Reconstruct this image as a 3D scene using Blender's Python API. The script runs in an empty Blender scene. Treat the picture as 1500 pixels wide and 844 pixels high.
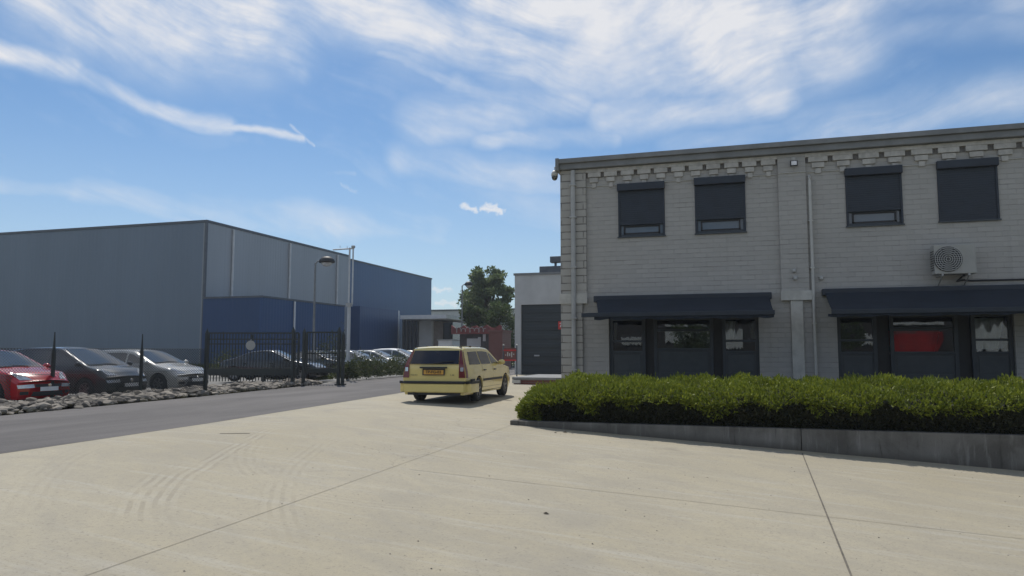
import bpy, bmesh, math, random
import numpy as np
from mathutils import Vector, Matrix
R = math.radians
random.seed(7); rng = np.random.default_rng(7)
scene = bpy.context.scene
COL = scene.collection

# ------------------------------------------------------------------ camera, sky, sun, exposure
CAM = Vector((0.0, 0.0, 1.70))
YAW, PITCH, FPX = 17.0, 4.95, 1080.0
cam_d = bpy.data.cameras.new('camera'); cam = bpy.data.objects.new('camera', cam_d); COL.objects.link(cam)
cam.location = CAM; cam.rotation_euler = (R(90+PITCH), 0, R(YAW))
cam_d.sensor_width = 36; cam_d.lens = FPX/1500*36; cam_d.clip_start = 0.1; cam_d.clip_end = 5000
scene.camera = cam
SUN_EL, SUN_AZ = 55.0, -32.0          # azimuth measured from +Y towards +X
HAZE = 0.0006
SKY_STRENGTH, SUN_STRENGTH, EXPOSURE = 0.085, 3.4, 0.04
scene.view_settings.view_transform = 'Standard'; scene.view_settings.look = 'None'
scene.view_settings.exposure = EXPOSURE; scene.view_settings.gamma = 1; scene.view_settings.use_curve_mapping = False
scene.cycles.max_bounces = 8; scene.cycles.transparent_max_bounces = 16
sd = bpy.data.lights.new('sun', 'SUN'); sd.energy = SUN_STRENGTH; sd.angle = R(0.6); sd.color = (1, 0.945, 0.86)
sun = bpy.data.objects.new('sun', sd); COL.objects.link(sun); sun.location = (-20, 40, 60)
sdir = Vector((math.sin(R(SUN_AZ))*math.cos(R(SUN_EL)), math.cos(R(SUN_AZ))*math.cos(R(SUN_EL)), math.sin(R(SUN_EL))))
sun.rotation_euler = sdir.to_track_quat('Z', 'Y').to_euler()

ROT = Matrix.Rotation(R(YAW), 3, 'Z') @ Matrix.Rotation(R(90+PITCH), 3, 'X')
def ray(px, py): return (ROT @ Vector(((px-750)/FPX, -(py-422)/FPX, -1))).normalized()
def on_y(px, py, Y):                  # a point of the plane Y = const
    d = ray(px, py); return CAM + d*((Y-CAM.y)/d.y)
def on_x(px, py, X):
    d = ray(px, py); return CAM + d*((X-CAM.x)/d.x)
FW = Vector((-math.sin(R(YAW)), math.cos(R(YAW)), 0))
def at(px, py, Z):                    # a point at horizontal distance Z along the view
    d = ray(px, py); return CAM + d*(Z/d.dot(FW))
def gh(X):                            # ground height: level on the left, falling gently to the right
    if X <= -8.5: return 0.42
    if X < -5:
        t = (X+8.5)/3.5; p0, p1, m0, m1 = 0.42, 0.285, 0.0, -0.057*3.5
        return (2*t**3-3*t*t+1)*p0+(t**3-2*t*t+t)*m0+(-2*t**3+3*t*t)*p1+(t**3-t*t)*m1
    if X <= 8: return -0.057*X
    if X <= 11: return -0.456-0.03*(X-8)
    return -0.546
def on_g(px, py):
    d = ray(px, py); z = 0.3
    for _ in range(30):
        p = CAM + d*((z-CAM.z)/d.z); z = 0.5*z+0.5*gh(p.x)
    return p

# ------------------------------------------------------------------ node helpers
class N:
    def __init__(s, tree): s.t = tree; s.n = tree.nodes; s.l = tree.links
    def new(s, typ, **kw):
        n = s.n.new(typ)
        for k, v in kw.items(): setattr(n, k, v)
        return n
    def put(s, sock, v):
        if hasattr(v, 'is_output'): s.l.new(v, sock)
        elif isinstance(v, (tuple, list, Vector)) and sock.type == 'RGBA' and len(v) == 3: sock.default_value = (*v, 1)
        else: sock.default_value = v
    def math(s, op, a, b=0.0, c=0.0, clamp=False):
        n = s.new('ShaderNodeMath', operation=op, use_clamp=clamp)
        for i, v in enumerate((a, b, c)): s.put(n.inputs[i], v)
        return n.outputs[0]
    def vmath(s, op, a, b=(0, 0, 0), scale=None):
        n = s.new('ShaderNodeVectorMath', operation=op); s.put(n.inputs[0], a); s.put(n.inputs[1], b)
        if scale is not None: s.put(n.inputs['Scale'], scale)
        return n.outputs['Value'] if op in ('DOT_PRODUCT', 'LENGTH', 'DISTANCE') else n.outputs[0]
    def noise(s, vec, scale=5, detail=4, rough=0.55, dist=0.0):
        n = s.new('ShaderNodeTexNoise'); s.put(n.inputs['Vector'], vec); n.inputs['Scale'].default_value = scale
        n.inputs['Detail'].default_value = detail; n.inputs['Roughness'].default_value = rough; n.inputs['Distortion'].default_value = dist
        return n
    def ramp(s, f, lo, hi, a=0.0, b=1.0, smooth=True):
        n = s.new('ShaderNodeMapRange', interpolation_type='SMOOTHSTEP' if smooth else 'LINEAR')
        s.put(n.inputs['Value'], f)
        for k, v in zip(('From Min', 'From Max', 'To Min', 'To Max'), (lo, hi, a, b)): s.put(n.inputs[k], v)
        return n.outputs[0]
    def mix(s, f, a, b, blend='MIX'):
        n = s.new('ShaderNodeMix', data_type='RGBA', blend_type=blend); s.put(n.inputs[0], f); s.put(n.inputs[6], a); s.put(n.inputs[7], b)
        return n.outputs[2]
    def mapping(s, vec, scale=(1, 1, 1), rot=(0, 0, 0), loc=(0, 0, 0)):
        if any(rot):                   # turn first, then stretch
            n = s.new('ShaderNodeMapping'); s.put(n.inputs[0], vec); n.inputs['Rotation'].default_value = rot; vec = n.outputs[0]
        n = s.new('ShaderNodeMapping'); s.put(n.inputs[0], vec); n.inputs['Scale'].default_value = scale; n.inputs['Location'].default_value = loc
        return n.outputs[0]

# ------------------------------------------------------------------ sky with cirrus streaks
world = bpy.data.worlds.new('World'); scene.world = world; world.use_nodes = True
def build_sky():
    g = N(world.node_tree); g.n.clear()
    out = g.new('ShaderNodeOutputWorld'); bg = g.new('ShaderNodeBackground'); g.l.new(bg.outputs[0], out.inputs[0])
    sky = g.new('ShaderNodeTexSky', sky_type='NISHITA'); sky.sun_disc = False
    sky.sun_elevation = R(SUN_EL); sky.sun_rotation = R(SUN_AZ)
    sky.air_density = 1.0; sky.dust_density = 0.6; sky.ozone_density = 2.0
    d = g.new('ShaderNodeTexCoord').outputs['Generated']
    sx = g.new('ShaderNodeSeparateXYZ'); g.l.new(d, sx.inputs[0]); X, Y, Zc = sx.outputs
    az = g.math('ARCTAN2', X, Y); el = g.math('ARCSINE', Zc)
    cx = g.new('ShaderNodeCombineXYZ'); g.put(cx.inputs[0], az); g.put(cx.inputs[1], el)
    P0 = cx.outputs[0]
    w1 = g.noise(P0, 4.5, 2, 0.5).outputs['Color']; w2 = g.noise(P0, 20, 3, 0.55).outputs['Color']
    off = g.vmath('ADD', g.vmath('SCALE', g.vmath('SUBTRACT', w1, (0.5, 0.5, 0.5)), scale=0.055),
                  g.vmath('SCALE', g.vmath('SUBTRACT', w2, (0.5, 0.5, 0.5)), scale=0.016))
    P = g.vmath('MULTIPLY', g.vmath('ADD', P0, off), (1, 1, 0))
    w3 = g.noise(P0, 70, 4, 0.65).outputs['Color']
    PC = g.vmath('MULTIPLY', g.vmath('ADD', P0, g.vmath('SCALE', g.vmath('SUBTRACT', w3, (0.5, 0.5, 0.5)), scale=0.022)), (1, 1, 0))
    # fibres: noise drawn out along the wind, fanning from downhill on the left to uphill on the right
    soft = g.vmath('ADD', P0, g.vmath('SCALE', g.vmath('SUBTRACT', w1, (0.5, 0.5, 0.5)), scale=0.10))
    fibA = g.noise(g.mapping(soft, (3.2, 17, 1), (0, 0, R(17))), 1.3, 8, 0.62, 0.0).outputs['Fac']
    fibB = g.noise(g.mapping(soft, (3.2, 14, 1), (0, 0, R(-15)), (3, 7, 0)), 1.3, 8, 0.62, 0.0).outputs['Fac']
    puff = g.noise(P0, 9, 6, 0.6).outputs['Fac']
    fib = g.new('ShaderNodeMix'); fib.data_type = 'FLOAT'; g.put(fib.inputs[0], g.ramp(az, -0.32, -0.02)); g.put(fib.inputs[2], fibA); g.put(fib.inputs[3], fibB)
    tex = g.math('ADD', g.math('MULTIPLY', fib.outputs[0], 0.6), g.math('MULTIPLY', puff, 0.4))
    def ae(px, py):
        r = ray(px, py); return (math.atan2(r.x, r.y), math.asin(r.z), 0)
    segs = [  # x0, y0, x1, y1 (where in the sky), half width, strength, hardness of fibre texture
        (-40, 70, 100, 98, 18, .95), (90, 95, 250, 155, 14, .85), (240, 150, 340, 185, 15, .85), (330, 185, 436, 205, 7, .85),
        (424, 187, 451, 217, 3, .6), (250, 190, 330, 205, 26, .25),
        (80, -20, 380, 30, 95, 1.0), (230, 20, 420, 62, 65, .85), (330, 78, 450, 115, 20, .6), (70, -90, 500, -60, 110, 1.0),
        (460, -30, 640, 50, 62, .95), (560, 40, 730, 85, 34, .85), (570, 82, 680, 130, 13, .55), (670, 125, 760, 185, 24, .65),
        (730, -20, 1180, 10, 120, 1.0), (760, 70, 1120, 75, 90, .9), (620, 185, 840, 150, 45, .7), (700, 210, 900, 205, 18, .6),
        (880, 175, 1140, 140, 40, .75), (1040, 50, 1240, 20, 60, .75), (600, 90, 820, 130, 60, .35),
        (1290, 48, 1520, 35, 30, .4), (1180, 190, 1520, 135, 42, .6), (980, 215, 1180, 190, 26, .45), (1240, -30, 1520, -10, 40, .5),
        (-20, 262, 190, 278, 18, .52), (120, 275, 330, 310, 30, .55), (280, 310, 640, 335, 45, .55), (590, 235, 830, 270, 32, .6),
        (640, 270, 830, 320, 60, .42), (350, 350, 830, 395, 60, .40), (-40, 335, 60, 335, 30, .4), (470, 258, 512, 258, 6, .5),
        (680, 304, 696, 307, 6, 1.05), (708, 306, 736, 308, 6, 1.15), (716, 301, 724, 302, 6, 1.05), (634, 423, 660, 424, 5, .9), (640, 443, 668, 445, 6, .9), (500, 270, 520, 280, 4, .4)]
    tot = None; hard = None
    for i, (x0, y0, x1, y1, hw, s) in enumerate(segs):
        a = Vector(ae(x0, y0)); b = Vector(ae(x1, y1)); ba = b-a
        cum = (s > 1.0 and hw < 20) or i >= len(segs)-3
        pa = g.vmath('SUBTRACT', PC if cum else P, tuple(a))
        h = g.math('MULTIPLY', g.vmath('DOT_PRODUCT', pa, tuple(ba)), 1/ba.dot(ba), clamp=True)
        q = g.vmath('SUBTRACT', pa, g.vmath('SCALE', tuple(ba), scale=h))
        dd = g.vmath('LENGTH', q)
        wv = hw/FPX
        m = g.ramp(dd, wv*1.5, wv*0.1, 0, s)
        if s > 1.0 and hw < 20: hard = m if hard is None else g.math('MAXIMUM', hard, m)
        elif i >= len(segs)-3: hard = m if hard is None else g.math('MAXIMUM', hard, m)
        else: tot = m if tot is None else g.math('MAXIMUM', tot, m)
    body = g.ramp(g.math('MULTIPLY', tot, g.math('ADD', g.math('MULTIPLY', g.math('SUBTRACT', tex, 0.5), 2.8), 0.64)), 0.0, 1.08)
    body = g.math('ADD', body, g.math('MULTIPLY', tot, 0.16), clamp=True)
    # unseen sky (behind and overhead): generic cirrus, thickened to brighten shaded walls
    gen = g.math('MULTIPLY', g.ramp(g.noise(d, 3.0, 6, 0.6, 0.5).outputs['Fac'], 0.38, 0.62), g.ramp(Y, 0.25, -0.15, 0.0, 0.8))
    cov = g.math('MAXIMUM', g.math('MAXIMUM', body, gen), g.math('MULTIPLY', hard, 0.8), clamp=True)
    # thin milkiness low down
    veil = g.math('MULTIPLY', g.ramp(tex, 0.44, 0.70), 0.26)
    cov = g.math('MAXIMUM', cov, veil)
    low = g.ramp(el, 0.34, 0.0, 0.0, 0.42)
    cov = g.math('MAXIMUM', cov, low)
    tint = g.mix(1.0, sky.outputs[0], SKY_TINT, 'MULTIPLY')
    cloud = g.mix(g.ramp(cov, 0, 1), (CLOUD*0.78, CLOUD*0.90, CLOUD*1.04), (CLOUD*1.0, CLOUD*1.0, CLOUD*1.02))
    col = g.mix(g.math('MULTIPLY', cov, 0.92), tint, cloud)
    g.l.new(col, bg.inputs['Color']); bg.inputs['Strength'].default_value = SKY_STRENGTH
SKY_TINT = (0.68, 0.91, 1.09); CLOUD = 9.5
build_sky()

# ------------------------------------------------------------------ materials
def principled(name):
    m = bpy.data.materials.new(name); m.use_nodes = True; g = N(m.node_tree)
    return m, g, g.n['Principled BSDF']
def mat(name, col, rough=0.6, metal=0.0, var=0.12, scale=3.0, bump=0.0, bscale=40, spec=0.5, coat=0.0, dirt=None):
    m, g, b = principled(name); tc = g.new('ShaderNodeTexCoord').outputs['Object']
    n1 = g.noise(tc, scale, 5, 0.6).outputs['Fac']
    c = g.mix(g.ramp(n1, 0.3, 0.7), tuple(x*(1-var) for x in col), tuple(min(1, x*(1+var)) for x in col))
    if dirt:
        n2 = g.noise(g.mapping(tc, (1, 1, 0.25)), scale*0.7, 6, 0.7).outputs['Fac']
        c = g.mix(g.ramp(n2, 0.48, 0.75, 0, dirt[3]), c, dirt[:3])
    g.l.new(c, b.inputs['Base Color']); b.inputs['Roughness'].default_value = rough; b.inputs['Metallic'].default_value = metal
    b.inputs['Specular IOR Level'].default_value = spec
    if coat: b.inputs['Coat Weight'].default_value = coat; b.inputs['Coat Roughness'].default_value = 0.04
    if bump:
        n3 = g.noise(tc, bscale, 4, 0.6).outputs['Fac']; bp = g.new('ShaderNodeBump'); bp.inputs['Strength'].default_value = bump
        bp.inputs['Distance'].default_value = 0.01; g.l.new(n3, bp.inputs['Height']); g.l.new(bp.outputs[0], b.inputs['Normal'])
    return m
def mat_paint(name, col, flake=0.0):
    return mat(name, col, 0.24, flake, 0.05, 2.0, coat=0.8)
def mat_concrete_yard():
    m, g, b = principled('yard_concrete'); tc = g.new('ShaderNodeTexCoord').outputs['Object']
    big = g.noise(tc, 0.16, 5, 0.6, 0.4).outputs['Fac']; mid = g.noise(g.mapping(tc, (1.6, 0.5, 1), (0, 0, R(-55))), 1.1, 6, 0.65, 0.5).outputs['Fac']
    fine = g.noise(tc, 70, 3, 0.7).outputs['Fac']; streak = g.noise(g.mapping(tc, (0.35, 4, 1), (0, 0, R(6))), 1.3, 6, 0.65).outputs['Fac']
    c = g.mix(g.ramp(big, 0.3, 0.7), (0.362, 0.318, 0.222), (0.428, 0.382, 0.280))
    c = g.mix(g.ramp(mid, 0.35, 0.7, 0, 0.45), c, (0.30, 0.275, 0.222))
    c = g.mix(g.ramp(streak, 0.5, 0.72, 0, 0.55), c, (0.44, 0.415, 0.35))
    c = g.mix(g.ramp(g.noise(tc, 0.55, 4, 0.6, 1.0).outputs['Fac'], 0.5, 0.72, 0, 0.4), c, (0.285, 0.262, 0.215))
    c = g.mix(g.ramp(g.noise(tc, 14, 3, 0.6).outputs['Fac'], 0.35, 0.75, 0, 0.25), c, (0.27, 0.25, 0.21))
    c = g.mix(g.ramp(g.noise(tc, 34, 2, 0.5).outputs['Fac'], 0.6, 0.7, 0, 0.5), c, (0.2, 0.18, 0.145)); c = g.mix(g.ramp(fine, 0.5, 0.75, 0, 0.5), c, (0.23, 0.21, 0.175)); c = g.mix(g.ramp(fine, 0.38, 0.22, 0, 0.4), c, (0.52, 0.49, 0.43))
    warp = g.vmath('ADD', tc, g.vmath('SCALE', g.noise(tc, 1.4, 5, 0.65).outputs['Color'], scale=0.9))
    vo = g.new('ShaderNodeTexVoronoi', feature='DISTANCE_TO_EDGE'); g.l.new(warp, vo.inputs['Vector']); vo.inputs['Scale'].default_value = 0.16
    crack = g.math('MULTIPLY', g.ramp(vo.outputs[0], 0.0016, 0.0004), g.ramp(g.noise(tc, 0.25, 3).outputs['Fac'], 0.5, 0.6))
    c = g.mix(g.math('MULTIPLY', crack, 0.6), c, (0.16, 0.145, 0.115))
    v2 = g.new('ShaderNodeTexVoronoi', feature='F1'); g.l.new(warp, v2.inputs['Vector']); v2.inputs['Scale'].default_value = 0.42
    rs = g.new('ShaderNodeSeparateColor'); g.l.new(v2.outputs['Color'], rs.inputs[0])
    spot = g.math('MULTIPLY', g.ramp(v2.outputs[0], 0.16, 0.02), g.ramp(rs.outputs[0], 0.62, 0.66))
    c = g.mix(g.math('MULTIPLY', spot, 0.38), c, (0.19, 0.17, 0.135))
    # curved tyre marks left by turning lorries
    sep = g.new('ShaderNodeSeparateXYZ'); g.l.new(tc, sep.inputs[0])
    flat = g.new('ShaderNodeCombineXYZ'); g.l.new(sep.outputs[0], flat.inputs[0]); g.l.new(sep.outputs[1], flat.inputs[1])
    wob = g.noise(tc, 0.7, 2).outputs['Fac']
    for (pts, wd, amt) in TYRE:
        A, B, C = [on_g(*q).to_2d() for q in pts]
        dd = 2*(A.x*(B.y-C.y)+B.x*(C.y-A.y)+C.x*(A.y-B.y)); a2, b2, c2 = A.dot(A), B.dot(B), C.dot(C)
        ce = Vector(((a2*(B.y-C.y)+b2*(C.y-A.y)+c2*(A.y-B.y))/dd, (a2*(C.x-B.x)+b2*(A.x-C.x)+c2*(B.x-A.x))/dd)); rad = (A-ce).length
        p = (A+C)/2; half = (A-C).length/2
        r = g.math('ADD', g.vmath('DISTANCE', flat.outputs[0], (ce.x, ce.y, 0)), g.math('MULTIPLY', wob, 0.12))
        band = g.ramp(g.math('ABSOLUTE', g.math('SUBTRACT', r, rad+0.06)), wd, wd*0.55)
        rib = g.ramp(g.math('SINE', g.math('ADD', g.math('MULTIPLY', r, 58), g.math('MULTIPLY', g.noise(tc, 0.6, 2, 0.5).outputs['Fac'], 9))), -0.2, 0.8)
        near = g.ramp(g.vmath('DISTANCE', flat.outputs[0], (p.x, p.y, 0)), half*1.25, half*0.6)
        br = g.ramp(g.noise(tc, 2.2, 4, 0.7).outputs['Fac'], 0.36, 0.6)
        bn = g.math('MULTIPLY', g.math('MULTIPLY', band, near), amt)
        c = g.mix(g.math('MULTIPLY', bn, g.math('MULTIPLY', rib, br)), c, (0.20, 0.178, 0.14)); c = g.mix(g.math('MULTIPLY', g.math('MULTIPLY', bn, br), g.math('SUBTRACT', 0.45, rib, clamp=True)), c, (0.5, 0.47, 0.4))
    g.l.new(c, b.inputs['Base Color']); b.inputs['Roughness'].default_value = 0.82; b.inputs['Specular IOR Level'].default_value = 0.3
    bp = g.new('ShaderNodeBump'); bp.inputs['Strength'].default_value = 0.35; bp.inputs['Distance'].default_value = 0.004
    g.l.new(g.noise(tc, 60, 4, 0.7).outputs['Fac'], bp.inputs['Height']); g.l.new(bp.outputs[0], b.inputs['Normal'])
    return m
TYRE = [(((215, 765), (232, 715), (290, 678)), .34, .28), (((290, 690), (345, 655), (400, 628)), .16, .34), (((372, 650), (362, 680), (405, 712)), .26, .15),
        (((20, 765), (55, 705), (140, 655)), .3, .10), (((405, 712), (600, 745), (800, 750)), .2, .12), (((500, 640), (420, 700), (430, 800)), .25, .14)]
def mat_asphalt(name, base):
    m, g, b = principled(name); tc = g.new('ShaderNodeTexCoord').outputs['Object']
    n = g.noise(g.mapping(tc, (1, 0.22, 1)), 0.9, 6, 0.65, 0.4).outputs['Fac']; f = g.noise(tc, 55, 3, 0.75).outputs['Fac']
    c = g.mix(g.ramp(n, 0.3, 0.7), tuple(x*0.72 for x in base), tuple(x*1.25 for x in base))
    c = g.mix(g.ramp(f, 0.55, 0.75, 0, 0.7), c, tuple(x*2.2 for x in base)); c = g.mix(g.ramp(f, 0.42, 0.25, 0, 0.6), c, tuple(x*0.45 for x in base))
    g.l.new(c, b.inputs['Base Color']); b.inputs['Roughness'].default_value = 0.8; b.inputs['Specular IOR Level'].default_value = 0.35
    bp = g.new('ShaderNodeBump'); bp.inputs['Strength'].default_value = 0.5; bp.inputs['Distance'].default_value = 0.008
    g.l.new(f, bp.inputs['Height']); g.l.new(bp.outputs[0], b.inputs['Normal'])
    return m
def mat_block(name, col, bw, bh, mortar, mcol, patch=(0.45, 0.62), bump=0.5, upright=0.45):
    """painted block wall: joints open here and there, paint thick elsewhere"""
    m, g, b = principled(name); tc = g.new('ShaderNodeTexCoord').outputs['Object']
    v = g.mapping(tc, (1, 1, 1), (R(90), 0, 0))
    br = g.new('ShaderNodeTexBrick'); g.l.new(v, br.inputs['Vector'])
    br.inputs['Scale'].default_value = 1; br.inputs['Brick Width'].default_value = bw; br.inputs['Row Height'].default_value = bh
    br.inputs['Mortar Size'].default_value = mortar; br.inputs['Mortar Smooth'].default_value = 0.35; br.inputs['Bias'].default_value = 0.0
    br.inputs['Color1'].default_value = (*[x*0.95 for x in col], 1); br.inputs['Color2'].default_value = (*[x*1.04 for x in col], 1); br.inputs['Mortar'].default_value = (*col, 1)
    pn = g.noise(g.mapping(tc, (0.9, 1, 3.2)), 1.5, 5, 0.7).outputs['Fac']
    sep = g.new('ShaderNodeSeparateXYZ'); g.l.new(tc, sep.inputs[0])
    bed = g.ramp(g.math('ABSOLUTE', g.math('SUBTRACT', g.math('FRACT', g.math('ADD', g.math('MULTIPLY', sep.outputs[2], 1/bh), 0.5)), 0.5)), 0.16, 0.10)
    f = g.math('MULTIPLY', g.math('MULTIPLY', br.outputs['Fac'], g.ramp(pn, patch[0], patch[1], 0.12, 1.0)), g.math('ADD', g.math('MULTIPLY', bed, 1-upright), upright))
    c = g.mix(f, br.outputs['Color'], mcol)
    big = g.noise(tc, 0.45, 5, 0.6).outputs['Fac']; run = g.noise(g.mapping(tc, (3.5, 1, 0.18)), 1.2, 5, 0.65).outputs['Fac']
    c = g.mix(g.ramp(big, 0.35, 0.7, 0, 0.22), c, tuple(x*0.72 for x in col)); c = g.mix(g.ramp(run, 0.55, 0.8, 0, 0.3), c, tuple(x*0.62 for x in col))
    g.l.new(c, b.inputs['Base Color']); b.inputs['Roughness'].default_value = 0.75
    bp = g.new('ShaderNodeBump'); bp.inputs['Strength'].default_value = bump; bp.inputs['Distance'].default_value = 0.012
    hgt = g.math('SUBTRACT', g.math('MULTIPLY', g.noise(tc, 16, 4, 0.7).outputs['Fac'], 0.4), br.outputs['Fac'])
    g.l.new(hgt, bp.inputs['Height']); g.l.new(bp.outputs[0], b.inputs['Normal'])
    return m
def mat_cladding(name, col, pitch=0.3, rough=0.45, axis=0, var=0.045):
    m, g, b = principled(name); tc = g.new('ShaderNodeTexCoord').outputs['Object']
    sep = g.new('ShaderNodeSeparateXYZ'); g.l.new(tc, sep.inputs[0]); u = sep.outputs[axis]
    rib = g.math('SINE', g.math('MULTIPLY', u, 2*math.pi/pitch))
    panel = g.new('ShaderNodeTexWhiteNoise', noise_dimensions='1D'); g.l.new(g.math('FLOOR', g.math('MULTIPLY', u, 1/(pitch*6))), panel.inputs['W'])
    seam = g.ramp(g.math('ABSOLUTE', g.math('SUBTRACT', g.math('FRACT', g.math('MULTIPLY', u, 1/(pitch*6))), 0.5)), 0.494, 0.4985)
    n = g.noise(g.mapping(tc, (0.5, 0.5, 0.08)), 0.9, 5, 0.6).outputs['Fac']
    c = g.mix(g.ramp(n, 0.3, 0.7), tuple(x*(1-var) for x in col), tuple(x*(1+var) for x in col))
    c = g.mix(g.math('MULTIPLY', panel.outputs[0], 0.07), c, tuple(x*0.7 for x in col)); c = g.mix(g.math('MULTIPLY', seam, 0.5), c, tuple(x*0.5 for x in col))
    g.l.new(c, b.inputs['Base Color']); b.inputs['Roughness'].default_value = rough
    bp = g.new('ShaderNodeBump'); bp.inputs['Strength'].default_value = 0.2; bp.inputs['Distance'].default_value = 0.03
    g.l.new(g.ramp(rib, -0.5, 0.5), bp.inputs['Height']); g.l.new(bp.outputs[0], b.inputs['Normal'])
    return m
def mat_leaf(name, a, bcol, trans=0.35):
    m, g, b = principled(name); geo = g.new('ShaderNodeNewGeometry'); tc = g.new('ShaderNodeTexCoord').outputs['Object']
    n = g.noise(tc, 1.3, 3).outputs['Fac']
    c = g.mix(geo.outputs['Random Per Island'], a, bcol); c = g.mix(g.ramp(n, 0.35, 0.7, 0, 0.5), c, tuple(x*0.65 for x in a))
    g.l.new(c, b.inputs['Base Color']); b.inputs['Roughness'].default_value = 0.55; b.inputs['Specular IOR Level'].default_value = 0.3
    tr = g.new('ShaderNodeBsdfTranslucent'); g.l.new(c, tr.inputs[0]); ms = g.new('ShaderNodeMixShader'); ms.inputs[0].default_value = trans
    out = g.n['Material Output']; g.l.new(b.outputs[0], ms.inputs[1]); g.l.new(tr.outputs[0], ms.inputs[2]); g.l.new(ms.outputs[0], out.inputs[0])
    return m
def mat_glass(name, tint=(0.02, 0.025, 0.03), clear=0.0, ior=1.5):
    m, g, b = principled(name); tc = g.new('ShaderNodeTexCoord').outputs['Object']
    c = g.mix(g.noise(tc, 2.5, 3).outputs['Fac'], tuple(x*0.8 for x in tint), tuple(x*1.2 for x in tint)); g.l.new(c, b.inputs['Base Color'])
    b.inputs['Roughness'].default_value = 0.03; b.inputs['IOR'].default_value = ior
    if clear:
        t = g.new('ShaderNodeBsdfTransparent'); t.inputs[0].default_value = (0.80, 0.85, 0.86, 1); gl = g.new('ShaderNodeBsdfGlossy'); gl.inputs['Roughness'].default_value = 0.01
        fr = g.new('ShaderNodeFresnel'); fr.inputs[0].default_value = 2.0
        ms = g.new('ShaderNodeMixShader'); out = g.n['Material Output']; g.l.new(fr.outputs[0], ms.inputs[0])
        g.l.new(t.outputs[0], ms.inputs[1]); g.l.new(gl.outputs[0], ms.inputs[2]); g.l.new(ms.outputs[0], out.inputs[0])
    return m
def mat_stone():
    m, g, b = principled('rubble_stone'); tc = g.new('ShaderNodeTexCoord').outputs['Object']; geo = g.new('ShaderNodeNewGeometry')
    r = geo.outputs['Random Per Island']
    c = g.mix(r, (0.06, 0.052, 0.044), (0.34, 0.30, 0.245)); c = g.mix(g.ramp(g.noise(tc, 9, 5, 0.7).outputs['Fac'], 0.4, 0.7, 0, 0.6), c, (0.15, 0.13, 0.105))
    g.l.new(c, b.inputs['Base Color']); b.inputs['Roughness'].default_value = 0.85
    bp = g.new('ShaderNodeBump'); bp.inputs['Strength'].default_value = 0.6; bp.inputs['Distance'].default_value = 0.02
    g.l.new(g.noise(tc, 22, 4, 0.7).outputs['Fac'], bp.inputs['Height']); g.l.new(bp.outputs[0], b.inputs['Normal'])
    return m

def mat_retain():
    m, g, b = principled('retaining_concrete'); tc = g.new('ShaderNodeTexCoord').outputs['Object']
    run = g.noise(g.mapping(tc, (5.5, 1, 0.7)), 1.0, 6, 0.7).outputs['Fac']; pat = g.noise(tc, 1.1, 5, 0.65, 0.5).outputs['Fac']; pores = g.noise(tc, 45, 3, 0.7).outputs['Fac']
    c = g.mix(g.ramp(pat, 0.32, 0.68), (0.105, 0.098, 0.085), (0.20, 0.19, 0.17)); c = g.mix(g.ramp(run, 0.52, 0.66, 0, 0.75), c, (0.27, 0.26, 0.24))
    c = g.mix(g.ramp(run, 0.46, 0.33, 0, 0.8), c, (0.062, 0.058, 0.048)); c = g.mix(g.ramp(pores, 0.58, 0.72, 0, 0.6), c, (0.06, 0.055, 0.05))
    sep = g.new('ShaderNodeSeparateXYZ'); g.l.new(tc, sep.inputs[0])
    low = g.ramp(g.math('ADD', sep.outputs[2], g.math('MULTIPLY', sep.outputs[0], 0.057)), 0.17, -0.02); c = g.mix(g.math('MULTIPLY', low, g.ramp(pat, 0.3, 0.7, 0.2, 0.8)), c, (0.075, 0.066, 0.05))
    g.l.new(c, b.inputs['Base Color']); b.inputs['Roughness'].default_value = 0.9
    bp = g.new('ShaderNodeBump'); bp.inputs['Strength'].default_value = 0.5; bp.inputs['Distance'].default_value = 0.01; g.l.new(pores, bp.inputs['Height']); g.l.new(bp.outputs[0], b.inputs['Normal'])
    return m
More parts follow.
